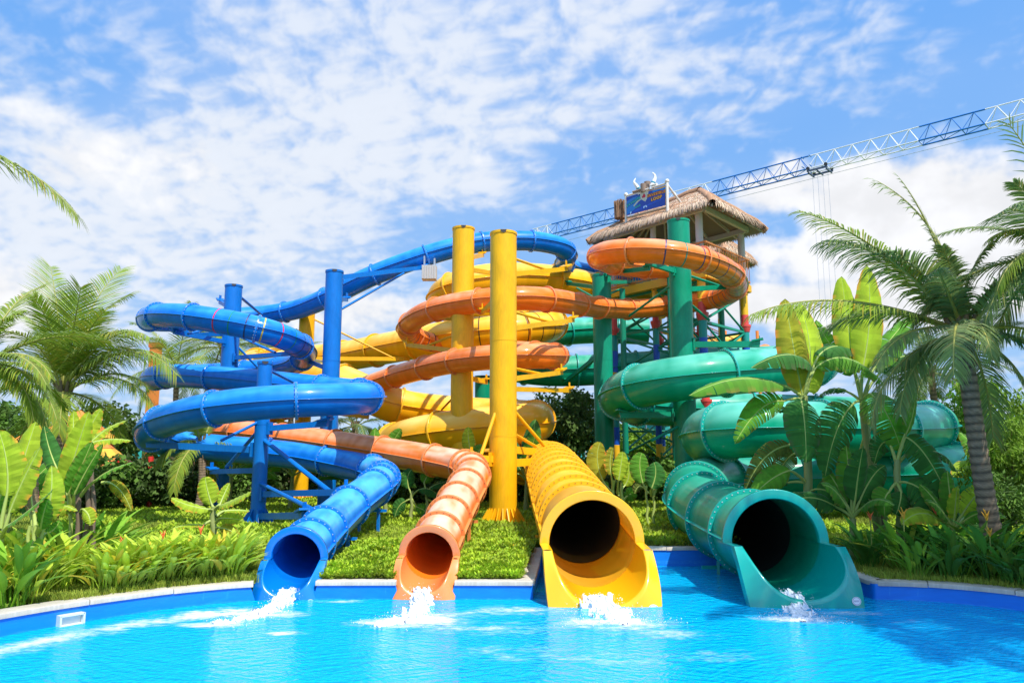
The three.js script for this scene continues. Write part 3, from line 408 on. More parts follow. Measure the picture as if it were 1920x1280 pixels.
function thatchFace(root, q, rows) {   // q: [eave0, eave1, top1, top0]
  const at = (a, b) => { const lo = q[0].clone().lerp(q[1], a), hi = q[3].clone().lerp(q[2], a); return lo.lerp(hi, b); };
  const nrm = q[1].clone().sub(q[0]).cross(q[3].clone().sub(q[0])).normalize(); if (nrm.y < 0) nrm.negate();
  part('thatch', M.straw, root, g => g.grid(12, 24, (i, j) => { const p = at(j / 24, i / 12); return p.addScaledVector(nrm, 0.16 + 0.05 * noise2(p.x * 2.2, p.z * 2.2) + 0.03 * (i % 3) - 0.1 * sstep(0.15, 0, i / 12)); }, null, (i, j) => { const p = at(j / 24, i / 12); return [at(j / 24, 0).distanceTo(q[0]) * 0.5, i / 12 * 0.8 + p.y * 0.1]; }));
  const r = rngOf(Math.round(q[0].x * 100) + rows);
  part('straw_fringe', M.strawBlade, root, g => {
    const len = q[0].distanceTo(q[1]);
    for (let row = 0; row < rows; row++) {
      const N = Math.round(len * (row ? 52 : 95));
      for (let k = 0; k < N; k++) {
        const a = r(), b = row / rows * 0.96, top = at(a, Math.min(1, b + 0.05 + r() * 0.05)).addScaledVector(nrm, 0.15 + r() * 0.07);
        const down = at(a, 0).sub(at(a, 1)).normalize(), d = down.clone().multiplyScalar(0.75).add(new V3((r() - 0.5) * 0.22, row ? -0.15 : -0.75, (r() - 0.5) * 0.22)).normalize(), l = (row ? 0.26 : 0.30) + r() * 0.16, s = d.clone().cross(nrm).normalize().multiplyScalar(0.016 + r() * 0.014);
        const t = 0.55 + r() * 0.75, tint = [t, t * (0.95 + r() * 0.08), t * (0.88 + r() * 0.15)], mid = top.clone().addScaledVector(d, l * 0.5).addScaledVector(nrm, 0.03), tip = top.clone().addScaledVector(d, l);
        g.quad(top.clone().sub(s), top.clone().add(s), mid.clone().add(s), mid.clone().sub(s), tint); g.quad(mid.clone().sub(s), mid.clone().add(s), tip, tip, tint);
      }
    }
  }).userData.kind = 'stuff';
}
function thatchRoof(root, c, r0, r1, ey, rows) {   // c: four eave corners, ridge ends
  const y = p => p.clone().setY(ey);
  thatchFace(root, [y(c[0]), y(c[1]), r1, r0], rows); thatchFace(root, [y(c[2]), y(c[3]), r0, r1], rows);
  thatchFace(root, [y(c[1]), y(c[2]), r1, r1], rows); thatchFace(root, [y(c[3]), y(c[0]), r0, r0], rows);
  part('ridge_cap', M.straw, root, g => g.tube([0, 1, 2, 3, 4].map(i => r0.clone().lerp(r1, i / 4).add(new V3(0, 0.12 + 0.04 * (i % 2), 0))), () => 0.24, 10));
  for (const [e, t] of [[c[0], r0], [c[1], r1], [c[2], r1], [c[3], r0]]) part('hip_cap', M.straw, root, g => g.tube([0, 1, 2, 3, 4, 5, 6].map(i => y(e).lerp(t, i / 6).add(new V3(0, 0.14 + 0.03 * (i % 2) - 0.12 * (i === 0), 0))), () => 0.17, 8));
  // board lining and rafters seen from below
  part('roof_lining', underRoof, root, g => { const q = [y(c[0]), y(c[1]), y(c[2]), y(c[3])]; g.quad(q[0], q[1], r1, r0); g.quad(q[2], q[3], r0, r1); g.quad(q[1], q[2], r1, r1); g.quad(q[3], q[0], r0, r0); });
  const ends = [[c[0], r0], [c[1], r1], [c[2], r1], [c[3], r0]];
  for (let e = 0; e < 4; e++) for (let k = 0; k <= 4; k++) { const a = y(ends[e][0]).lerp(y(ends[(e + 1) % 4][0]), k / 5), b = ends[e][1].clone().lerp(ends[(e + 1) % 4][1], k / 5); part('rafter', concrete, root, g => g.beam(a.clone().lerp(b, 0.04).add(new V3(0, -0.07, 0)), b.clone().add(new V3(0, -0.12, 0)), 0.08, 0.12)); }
  for (let e = 0; e < 4; e++) part('eave_beam', concrete, root, g => { const m = y(c[0]).add(y(c[2])).multiplyScalar(0.5); const a = y(c[e]).lerp(m, 0.2).add(new V3(0, 0.12, 0)), b = y(c[(e + 1) % 4]).lerp(m, 0.2).add(new V3(0, 0.12, 0)); g.beam(a, b, 0.16, 0.22); });
}
{
  const gy = ground(7, -34), base = tp(0.5, 0.5, gy);
  const root = tag(thing('slide_tower', 'start tower with thatched hip roof, yellow deck and banded posts', 'tower', base), null, null, null, 'thing');
  const EY = 12.45, DY = 10.0;
  const corners = [tp(0, 0, 0), tp(1, 0, 0), tp(1, 1, 0), tp(0, 1, 0)], r0 = tp(0.26, 0.44, 13.95), r1 = tp(0.66, 0.5, 13.95);
  thatchRoof(root, corners, r0, r1, EY, 9);
  const posts = [[0.16, 0.15], [0.86, 0.15], [0.86, 0.93], [0.16, 0.93], [0.51, 0.15], [0.51, 0.93]];
  const Y1 = [0.80, 0.44, 0.01], R1 = [0.66, 0.06, 0.05], T1 = [0, 0.26, 0.22], B1 = [0.0, 0.08, 0.46], bands = [[DY, 8.7, Y1], [8.7, 8.0, R1], [8.0, 7.2, T1], [7.2, 6.2, B1], [6.2, 5.3, Y1], [5.3, 4.5, R1], [4.5, 3.7, T1], [3.7, 2.9, B1], [2.9, 2.0, Y1], [2.0, gy - 0.1, [0.66, 0.02, 0.015]]];
  const bm = bands.map(b => mat(...b[2], 0.45));
  posts.forEach(([u, v], k) => {
    const p = tp(u, v, 0), r = k < 4 ? 0.17 : 0.14;
    part('upper_post', concrete, root, g => g.cyl(p.clone().setY(DY), p.clone().setY(EY + 0.55), r * 0.92, undefined, 14));
    bands.forEach((b, i) => part('post_band', bm[i], root, g => g.cyl(p.clone().setY(b[1]), p.clone().setY(b[0]), r, undefined, 16, false)));
    for (const y of [DY - 0.1, 8.2, 4.6]) part('post_collar', y > 9 ? bm[0] : bm[1], root, g => { g.cyl(p.clone().setY(y - 0.05), p.clone().setY(y + 0.05), r + 0.09, undefined, 14); g.cyl(p.clone().setY(y - 0.28), p.clone().setY(y - 0.05), r + 0.02, r + 0.08, 14, false); });
  });
  for (const [u, v] of [[0.32, 0.0], [0.32, 0.9], [0.7, 0.0]]) part('green_post', M.greenSteel, root, g => g.cyl(tp(u, v, gy - 0.1), tp(u, v, DY - 0.2), 0.13, undefined, 12));
  // deck: planks on edge beams
  for (let k = 0; k < 14; k++) part('deck_plank', M.deckYellow, root, g => g.beam(tp(0.1 + k / 14 * 0.83 + 0.03, 0.1, DY), tp(0.1 + k / 14 * 0.83 + 0.03, 0.9, DY), tU.length() / 14 * 0.83 - 0.015, 0.07));
  const ring4 = [[0.1, 0.1], [0.93, 0.1], [0.93, 0.9], [0.1, 0.9]];
  for (let e = 0; e < 4; e++) { const [a, b] = [ring4[e], ring4[(e + 1) % 4]]; part('deck_beam', M.deckYellow, root, g => g.beam(tp(...a, DY - 0.2), tp(...b, DY - 0.2), 0.14, 0.3)); }
  for (let k = 1; k < 5; k++) part('deck_joist', M.deckYellow, root, g => g.beam(tp(0.1 + k / 6, 0.12, DY - 0.16), tp(0.1 + k / 6, 0.88, DY - 0.16), 0.1, 0.2));
  // railing
  for (let e = 0; e < 4; e++) {
    const [a, b] = [ring4[e], ring4[(e + 1) % 4]], A = tp(...a, DY), B = tp(...b, DY), len = A.distanceTo(B), n = Math.round(len / 0.16);
    for (const y of [1.15, 0.12]) part('handrail', M.orangeRail, root, g => g.beam(A.clone().setY(DY + y), B.clone().setY(DY + y), 0.06, 0.07));
    part('baluster', M.orangeRail, root, g => { for (let k = 0; k <= n; k++) { const p = A.clone().lerp(B, k / n); g.beam(p.clone().setY(DY + 0.05), p.clone().setY(DY + 1.13), 0.024); } }).userData.kind = 'stuff';
  }
  // green cross bracing between the posts
  const lev = [gy + 0.3, 2.3, 4.2, 6.1, 7.9, 9.6], net = [[0, 1], [1, 2], [2, 3], [3, 0], [4, 5]];
  for (const [a, b] of net) for (let k = 0; k < 5; k++) {
    const A = posts[a], B = posts[b];
    for (const [y0, y1] of [[lev[k], lev[k + 1]], [lev[k + 1], lev[k]]]) part('cross_brace', M.greenSteel, root, g => g.cyl(tp(...A, y0), tp(...B, y1), 0.048, undefined, 7));
    part('tie_beam', M.greenSteel, root, g => g.beam(tp(...A, lev[k + 1]), tp(...B, lev[k + 1]), 0.08, 0.1));
  }
  for (const [u0, v0, u1, v1] of [[0.16, 0.15, 0.86, 0.86], [0.86, 0.15, 0.16, 0.86]]) for (const y of [3.5, 6.6]) part('tie_beam', M.greenSteel, root, g => g.cyl(tp(u0, v0, y), tp(u1, v1, y), 0.05, undefined, 7));
}
{ // lower thatched stair roof and staircase behind the tower
  const c = new V3(10.7, 0, -42), gy = ground(10.7, -42);
  const root = tag(thing('stair_tower', 'open staircase behind the start tower under a smaller thatched roof', 'staircase', new V3(c.x, gy, c.z)), null, null, null, 'thing');
  const q = (u, v, y) => c.clone().addScaledVector(tU.clone().normalize(), u).addScaledVector(tV.clone().normalize(), v).setY(y);
  thatchRoof(root, [q(-2.4, -1.9, 0), q(2.4, -1.9, 0), q(2.4, 1.9, 0), q(-2.4, 1.9, 0)], q(-0.9, 0, 14.5), q(0.9, 0, 14.5), 12.9, 6);
  for (const [u, v] of [[-1.7, -1.3], [1.7, -1.3], [1.7, 1.3], [-1.7, 1.3]]) { part('upper_post', concrete, root, g => g.cyl(q(u, v, 9.5), q(u, v, 13.2), 0.14, undefined, 12)); part('post', M.deckYellow, root, g => g.cyl(q(u, v, gy), q(u, v, 9.5), 0.15, undefined, 12)); }
  for (let f = 0; f < 5; f++) {
    const y0 = gy + f * 1.75, s = f % 2 ? -1 : 1, v = f % 2 ? 0.75 : -0.75;
    for (let k = 0; k < 9; k++) part('step', M.deckYellow, root, g => g.beam(q(s * (-1.6 + k * 0.36), v - 0.6, y0 + (k + 1) * 0.19), q(s * (-1.6 + k * 0.36), v + 0.6, y0 + (k + 1) * 0.19), 0.34, 0.05));
    for (const dv of [-0.62, 0.62]) { part('stringer', M.greenSteel, root, g => g.beam(q(s * -1.8, v + dv, y0), q(s * 1.5, v + dv, y0 + 1.75), 0.08, 0.22)); part('handrail', M.orangeRail, root, g => { for (const h of [0.55, 1.05]) g.beam(q(s * -1.8, v + dv, y0 + h), q(s * 1.5, v + dv, y0 + 1.75 + h), 0.05); for (let k = 0; k < 6; k++) g.beam(q(s * (-1.7 + k * 0.6), v + dv, y0 + k * 0.33), q(s * (-1.7 + k * 0.6), v + dv, y0 + k * 0.33 + 1.05), 0.04); }); }
    part('landing', M.deckYellow, root, g => g.beam(q(s * 1.9, -1.3, y0 + 1.75), q(s * 1.9, 1.3, y0 + 1.75), 0.9, 0.08));
  }
}
{ // sign on the roof
  const cw = document.createElement('canvas'); cw.width = 512; cw.height = 256; const x = cw.getContext('2d');
  x.fillStyle = '#0a3ea0'; x.fillRect(0, 0, 512, 256); x.fillStyle = '#0a78c8'; x.beginPath(); x.moveTo(0, 256); x.lineTo(0, 60); x.quadraticCurveTo(120, 10, 200, 40); x.lineTo(120, 200); x.fill(); x.beginPath(); x.moveTo(350, 0); x.lineTo(512, 0); x.lineTo(512, 70); x.quadraticCurveTo(430, 20, 350, 60); x.fill();
  x.fillStyle = '#0d4fc0'; for (let k = 0; k < 5; k++) { x.beginPath(); x.moveTo(90 + k * 80, 240 - k * 14); x.quadraticCurveTo(150 + k * 80, 180 - k * 10, 220 + k * 70, 225 - k * 18); x.fill(); }
  x.fillStyle = '#b9bda8'; x.beginPath(); x.moveTo(185, 0); x.lineTo(300, 0); x.lineTo(290, 90); x.lineTo(255, 140); x.lineTo(205, 95); x.quadraticCurveTo(150, 110, 110, 165); x.lineTo(95, 150); x.quadraticCurveTo(140, 90, 190, 70); x.fill();
  x.fillStyle = '#b81d35'; x.beginPath(); x.moveTo(238, 20); x.quadraticCurveTo(275, 70, 250, 80); x.quadraticCurveTo(205, 84, 212, 60); x.fill();
  x.textAlign = 'center'; const word = (t, cx, cy, size, rot, fill, edge) => { x.save(); x.translate(cx, cy); x.rotate(rot); x.font = `bold ${size}px sans-serif`; x.lineWidth = size * 0.22; x.strokeStyle = edge; x.strokeText(t, 0, 0); x.fillStyle = fill; x.fillText(t, 0, 0); x.restore(); };
  word('PYTHON', 100, 112, 50, -0.38, '#1cc4bd', '#06245c'); word('AND', 160, 185, 36, -0.3, '#1cc4bd', '#06245c');
  word('INVISIBLE', 398, 92, 48, 0.0, '#f29a1c', '#5c1b06'); word('LOOP', 400, 152, 54, -0.04, '#f5b81e', '#5c1b06');
  x.fillStyle = '#bfe6fb'; for (const [a, b] of [[240, 205], [268, 203], [60, 235]]) { x.beginPath(); x.ellipse(a, b, 8, 17, a > 250 ? -0.4 : 0.3, 0, 6.3); x.fill(); }
  const tex = new THREE.CanvasTexture(cw); tex.colorSpace = THREE.SRGBColorSpace;
  const b0 = P(1176, 404, 34.6), b1 = P(1249, 385, 32.2), t0 = P(1176, 370, 34.6), t1 = P(1249, 347, 32.2), n = new V3(b1.z - b0.z, 0, -(b1.x - b0.x)).normalize(); if (n.z < 0) n.negate();
  const root = thing('roof_sign', 'blue painted sign board lettered INVISIBLE LOOP standing on the thatched roof', 'sign', b0.clone().lerp(b1, 0.5));
  part('sign_board', mat(1, 1, 1, 0.5, { map: tex }), root, g => g.grid(1, 1, (i, j) => (i ? t0.clone().lerp(t1, j) : b0.clone().lerp(b1, j)).addScaledVector(n, 0.035), null, (i, j) => [j, i]));
  part('board_back', M.deckYellow, root, g => { g.beam(b0.clone().lerp(t0, 0.5), b1.clone().lerp(t1, 0.5), 0.05, t0.y - b0.y - 0.02); });
  const wood = mat(0.66, 0.63, 0.56, 0.7);
  for (const [a, b] of [[b0, t0], [b1, t1]]) { const o = a === b0 ? -1 : 1, d = b1.clone().sub(b0).setY(0).normalize().multiplyScalar(0.08 * o); part('frame_post', wood, root, g => { g.cyl(a.clone().add(d).add(new V3(0, -0.45, 0)), b.clone().add(d).add(new V3(0, 0.12, 0)), 0.065, undefined, 8); g.ball(b.clone().add(d).add(new V3(0, 0.16, 0)), 0.1, 5); }); part('stay', wood, root, g => g.cyl(b.clone().add(d), a.clone().add(d).addScaledVector(n, -0.9).add(new V3(0, 0.1, 0)), 0.05, undefined, 7)); }
  part('top_rail', wood, root, g => g.cyl(t0.clone().add(new V3(0, 0.08, 0)), t1.clone().add(new V3(0, 0.08, 0)), 0.05, undefined, 8));
  part('bottom_rail', mat(0.42, 0.31, 0.2, 0.8), root, g => g.cyl(b0.clone().add(new V3(0, -0.1, 0)), b1.clone().add(new V3(0, -0.1, 0)), 0.05, undefined, 8));
  // carved horns and wooden pegs above the board
  const horn = mat(0.78, 0.78, 0.76, 0.5), teal = mat(0.02, 0.22, 0.3, 0.5), brown = mat(0.27, 0.19, 0.14, 0.8);
  for (const [pts, k] of [[[[1202, 364], [1199, 356], [1193, 347], [1189, 341], [1192, 334]], 0], [[[1223, 356], [1224, 345], [1228, 336], [1228, 328], [1223, 323]], 1]]) {
    const c = new THREE.CatmullRomCurve3(pts.map(p => P(p[0], p[1], k ? 33.1 : 33.8))).getPoints(14);
    part('horn', horn, root, g => g.tube(c, i => 0.12 * (1 - i / 14) + 0.018, 8)); part('horn_band', teal, root, g => g.cyl(c[4], c[5], 0.115, 0.105, 10));
  }
  for (const [a, y, w] of [[1207, 356, 0.2], [1214, 352, 0.2]]) part('wooden_peg', brown, root, g => g.cyl(P(a, y + 4, 33.5), P(a, y - 11, 33.5), w * 0.6, w * 0.75, 9));
  part('cross_bar', brown, root, g => g.cyl(P(1187, 360, 33.9), P(1204, 355, 33.5), 0.06, undefined, 7)); part('cross_bar', wood, root, g => g.cyl(P(1220, 348, 33.1), P(1232, 345, 32.8), 0.06, undefined, 7));
}
single('straw_bundle', M.straw, 'upright brown straw bundle on the thatched roof left of the sign', 'straw bundle', P(1163, 402, 35.2), g => { const r = rngOf(9), b = P(1163, 402, 35.2); for (let k = 0; k < 160; k++) { const a = r() * 6.28, q = Math.sqrt(r()) * 0.27, t = 0.5 + r() * 0.4, p = b.clone().add(new V3(Math.cos(a) * q, -0.2, Math.sin(a) * q)); g.tint = [t, t, t]; g.beam(p, p.clone().add(new V3((r() - 0.5) * 0.1, 0.75 + r() * 0.15, (r() - 0.5) * 0.1)), 0.035); } });
{ // floodlight box hung on the blue arm
  const o = P(805, 512, 29.8), root = thing('equipment_box', 'pale grey ribbed box hanging from the arm under the climbing blue tube', 'box', o);
  const pale = mat(0.52, 0.5, 0.46, 0.6);
  part('housing', pale, root, g => g.beam(o.clone().add(new V3(-0.28, 0, 0)), o.clone().add(new V3(0.28, 0, 0)), 0.45, 0.55));
  for (let k = 0; k < 6; k++) part('cooling_rib', pale, root, g => g.beam(o.clone().add(new V3(-0.24 + k * 0.095, -0.27, 0.24)), o.clone().add(new V3(-0.24 + k * 0.095, 0.27, 0.24)), 0.035, 0.06));
  part('bracket', M.steel, root, g => g.beam(o.clone().add(new V3(-0.2, 0.26, 0)), o.clone().add(new V3(-0.2, 0.7, 0)), 0.06)); part('bracket', M.steel, root, g => g.beam(o.clone().add(new V3(0.2, 0.26, 0)), o.clone().add(new V3(0.2, 0.6, 0)), 0.06));
}
{ // tower crane jib far behind
  const y = 25;
  const A = new V3(2.2, y, -78.4), B = new V3(42, y, -42.0), d = B.clone().sub(A), len = d.length(); d.normalize(); const s = d.clone().cross(UP).normalize();
  const root = thing('crane_jib', 'long blue and white lattice crane jib crossing the sky behind the tower', 'crane', A);
  const cbm = mat(0.006, 0.15, 0.50, 0.5), cwm = mat(0.74, 0.74, 0.73, 0.5), ph = 1.25, wd = 0.55;
  const uOf = p => { let best = 0, e = 1e9; for (let t = 0; t < len; t += 0.05) { const q = A.clone().addScaledVector(d, t), X = 960 + q.x / (-q.z) * F / (Math.cos(TILT) + Math.sin(TILT) * (y - EYE) / -q.z); const k = Math.abs(X - p); if (k < e) { e = k; best = t; } } return best; };
  const cut = [0, uOf(1035), uOf(1175), uOf(1337), uOf(1519), uOf(1727), uOf(1852), len];
  for (let k = 0; k + 1 < cut.length; k++) {
    const m = k % 2 ? cbm : cwm, a = cut[k], b = cut[k + 1], n = Math.max(2, Math.round((b - a) / 1.45)), th = k % 2 ? 0.062 : 0.045;
    const sec = new THREE.Group(); sec.name = 'jib_section'; root.add(sec); sec.position.copy(d).multiplyScalar(a);
    const pt = (t, x, h) => A.clone().addScaledVector(d, t).addScaledVector(s, x).setY(y + h);
    part('top_chord', m, sec, g => g.cyl(pt(a, 0, ph), pt(b, 0, ph), th, undefined, 8)); for (const x of [-wd, wd]) part('bottom_chord', m, sec, g => g.cyl(pt(a, x, 0), pt(b, x, 0), th, undefined, 8));
    part('lacing', m, sec, g => { for (let q = 0; q < n; q++) { const t0 = lerp(a, b, q / n), t1 = lerp(a, b, (q + 1) / n), tm = (t0 + t1) / 2; for (const x of [-wd, wd]) { g.cyl(pt(t0, x, 0), pt(tm, 0, ph), 0.026, undefined, 6); g.cyl(pt(tm, 0, ph), pt(t1, x, 0), 0.026, undefined, 6); } g.cyl(pt(t0, -wd, 0), pt(t0, wd, 0), 0.03, undefined, 6); g.cyl(pt(t0, -wd, 0), pt(t1, wd, 0), 0.025, undefined, 6); } }).userData.kind = 'stuff';
  }
  part('pull_rope', M.steel, root, g => g.cyl(A.clone().add(new V3(0, -0.9, 0)), A.clone().addScaledVector(d, len).add(new V3(0, -0.5, 0)), 0.018, undefined, 5));
  const tU0 = uOf(1538), c = A.clone().addScaledVector(d, tU0), tr = thing('crane_trolley', 'dark trolley with four hanging ropes on the white part of the crane jib', 'trolley', c);
  part('trolley_frame', mat(0.06, 0.09, 0.15, 0.6), tr, g => { for (const x of [-0.6, 0.6]) g.beam(c.clone().addScaledVector(d, -0.8).addScaledVector(s, x).add(new V3(0, -0.2, 0)), c.clone().addScaledVector(d, 0.8).addScaledVector(s, x).add(new V3(0, -0.2, 0)), 0.08, 0.14); for (const x of [-0.7, 0, 0.7]) g.beam(c.clone().addScaledVector(d, x).addScaledVector(s, -0.6).add(new V3(0, -0.35, 0)), c.clone().addScaledVector(d, x).addScaledVector(s, 0.6).add(new V3(0, -0.35, 0)), 0.09, 0.12); });
  for (const x of [-0.7, 0.7]) for (const w of [-0.6, 0.6]) part('wheel', M.dark, tr, g => g.cyl(c.clone().addScaledVector(d, x).addScaledVector(s, w * 0.95), c.clone().addScaledVector(d, x).addScaledVector(s, w * 1.15), 0.13, undefined, 10));
  part('basket', cbm, tr, g => { for (const x of [-0.9, -0.3]) for (const h of [0, 0.8]) g.beam(c.clone().addScaledVector(d, x).addScaledVector(s, 0.8).add(new V3(0, h, 0)), c.clone().addScaledVector(d, x).addScaledVector(s, 1.3).add(new V3(0, h, 0)), 0.05); });
  for (let k = 0; k < 4; k++) part('hoist_rope', M.steel, tr, g => { const o = c.clone().addScaledVector(d, -0.6 + k * 0.4); g.cyl(o.clone().add(new V3(0, -0.3, 0)), o.clone().add(new V3((k - 1.5) * 0.05, -16, 0)), 0.011, undefined, 5); });
}
// ---------------------------------------------------------------- plants: coconut palms
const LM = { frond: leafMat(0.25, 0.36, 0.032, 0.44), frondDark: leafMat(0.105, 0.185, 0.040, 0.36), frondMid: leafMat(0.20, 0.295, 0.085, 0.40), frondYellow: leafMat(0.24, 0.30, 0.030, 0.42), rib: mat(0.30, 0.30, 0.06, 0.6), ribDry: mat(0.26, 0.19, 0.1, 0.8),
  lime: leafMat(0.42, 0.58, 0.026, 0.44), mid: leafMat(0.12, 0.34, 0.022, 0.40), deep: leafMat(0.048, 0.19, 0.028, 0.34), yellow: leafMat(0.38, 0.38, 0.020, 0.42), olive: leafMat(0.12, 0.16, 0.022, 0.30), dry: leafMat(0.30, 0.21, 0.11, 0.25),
  petiole: mat(0.36, 0.44, 0.10, 0.55), stem: mat(0.26, 0.30, 0.09, 0.6), stemBrown: mat(0.17, 0.12, 0.08, 0.85) };
const barkTex = dataTex(256, 512, (x, y) => { const n = tileNoise(x, y, 256, 14, 4) * 0.5 + 0.5, r = fbm2(x * 0.05, y * 0.35, 3) * 0.5 + 0.5, k = 0.5 + 0.35 * n + 0.35 * r; return [k * 0.86, k * 0.80, k * 0.72]; }, true, 1, 1);
M.palmBark = mat(0.60, 0.50, 0.41, 0.9, { map: barkTex, vertexColors: true });
function frond(parent, o, az, el, len, bend, seed, m = LM.frond, opt = {}) {
  const r = rngOf(seed), hx = Math.sin(az), hz = -Math.cos(az), N = 26, side = new V3(-hz, 0, hx), pts = [], tans = [], roll = (r() - 0.5) * 0.9 + (opt.roll || 0), sway = (r() - 0.5) * 0.5;
  let p = o.clone();
  for (let i = 0; i <= N; i++) { pts.push(p.clone()); const t = i / N, a = el - bend * Math.pow(t, 1.35), q = az + sway * t * t, d = new V3(Math.sin(q) * Math.cos(a), Math.sin(a), -Math.cos(q) * Math.cos(a)); tans.push(d); p = p.clone().addScaledVector(d, len / N); }
  const start = opt.start ?? 0.14, L = opt.leaf ?? len * 0.23, per = opt.count ?? 78, f = new Geo();
  for (let k = 0; k < per; k++) for (const sd of [-1, 1]) {
    if (r() < (opt.gap ?? 0.04)) continue;
    const t = start + (1 - start) * (k + 0.5 * r()) / per, q = t * N, i = Math.min(N - 1, Math.floor(q)), b = pts[i].clone().lerp(pts[i + 1], q - i), T = tans[i];
    const nrm = side.clone().cross(T).normalize(), sv = side.clone().multiplyScalar(Math.cos(roll * t)).addScaledVector(nrm, Math.sin(roll * t) * 1).multiplyScalar(sd);
    const fwd = lerp(0.55, 1.5, Math.pow(t, 1.6)) + (r() - 0.5) * 0.2, lift = (opt.lift ?? 0.30) * (1 - t * 0.6);
    let d = sv.addScaledVector(T, fwd).addScaledVector(nrm, Math.abs(nrm.y) * lift * (nrm.y > 0 ? 1 : -1)).normalize();
    const l = L * Math.pow(Math.sin(Math.PI * clamp(0.12 + t * 0.80, 0, 1)), 0.6) * (0.85 + 0.3 * r()), sag = (opt.sag ?? 0.55) * (0.7 + 0.7 * r()), w = (opt.width ?? 0.0165) * (0.8 + 0.4 * r());
    const tone = 0.72 + 0.5 * r(), warm = r() < 0.12 ? 1.5 : 1, tint = [tone * warm, tone, tone * (0.8 + 0.4 * r())];
    const wv = d.clone().cross(T).normalize().cross(d).multiplyScalar(0.4).add(T.clone().multiplyScalar(0.7)).normalize();
    let c = b, prev = null;
    for (let s = 0; s <= 3; s++) { const ww = w * [0.6, 1, 0.75, 0.05][s], A = c.clone().addScaledVector(wv, ww), B = c.clone().addScaledVector(wv, -ww); const ka = f.v(A, tint), kb = f.v(B, tint); if (prev) { f.f(prev[0], ka, kb); f.f(prev[0], kb, prev[1]); } prev = [ka, kb]; d = d.clone().add(new V3(0, -sag * (s + 0.6) * 0.32, 0)).normalize(); c = c.clone().addScaledVector(d, l / 3); }
  }
  const mesh = f.build('frond', m, parent, worldAt(parent));
  part('midrib', opt.dry ? LM.ribDry : LM.rib, mesh, g => g.tube(pts, i => lerp(0.038, 0.006, i / N) * (opt.rib ?? 1), 6));
  return mesh;
}
function palmTrunk(root, foot, top, r0, r1, lean = 0.1) {
  const N = 90, pts = []; for (let i = 0; i <= N; i++) { const t = i / N; pts.push(foot.clone().lerp(top, t).add(new V3(Math.sin(t * Math.PI) * lean, 0, 0))); }
  part('trunk', M.palmBark, root, g => g.tube(pts, i => lerp(r0, r1, i / N) * (1 + 0.30 * Math.exp(-i / N * 9)) * (1 + 0.055 * ((i % 3) - 1)), 18, (i, k) => { const q = i % 3 === 0 ? 0.32 : 1.05, n = 0.85 + 0.35 * noise2(i * 0.7, k * 0.9); return [q * n, q * n, q * n]; }));
}
function palm(label, foot, top, spec, seed, r0 = 0.19, r1 = 0.13, group) {
  const root = tag(thing('palm_tree', label, 'palm tree', foot, group), null, null, null, 'thing'), r = rngOf(seed);
  palmTrunk(root, foot.clone().add(new V3(0, -0.1, 0)), top, r0, r1, spec.lean ?? 0.12);
  part('leaf_sheath', M.ribs ||= mat(0.20, 0.14, 0.08, 0.9), root, g => { for (let k = 0; k < 11; k++) { const a = k / 11 * 6.28 + r(), d = new V3(Math.cos(a), 0, Math.sin(a)); g.tube([0, 1, 2, 3].map(i => top.clone().addScaledVector(d, 0.08 + i * 0.06).add(new V3(0, -0.25 + i * 0.2, 0))), i => 0.075 - i * 0.012, 6); } for (let k = 0; k < 14; k++) { const a = r() * 6.28, d = new V3(Math.cos(a), 0, Math.sin(a)); g.cyl(top.clone().addScaledVector(d, 0.14), top.clone().addScaledVector(d, 0.22 + r() * 0.1).add(new V3(0, -0.4 - r() * 0.5, 0)), 0.018, 0.006, 5); } });
  const n = spec.n ?? 20;
  for (let k = 0; k < n; k++) { const t = k / n, az = k * 2.39996 + (spec.turn || 0), el = lerp(1.25, -0.55, Math.pow(t, 0.85)) + (r() - 0.5) * 0.25; frond(root, top.clone().add(new V3(Math.sin(az) * 0.1, 0.05, -Math.cos(az) * 0.1)), az, el, spec.len * (0.82 + 0.3 * r()), lerp(1.0, 1.35, t) + (r() - 0.5) * 0.4, seed * 100 + k, t < 0.25 && spec.young ? LM.frondYellow : t > 0.8 ? spec.old || spec.mat || LM.frond : spec.mat || LM.frond, { sag: lerp(0.25, 0.85, t), ...(spec.opt || {}) }); }
  for (const a of spec.extra || []) frond(root, a.from || top.clone().add(new V3(0, 0.08, 0)), a.az, a.el, a.len, a.bend, a.seed, a.m || spec.mat || LM.frond, a.opt || {});
  return root;
}
const onGround = (x, z) => new V3(x, ground(x, z), z);
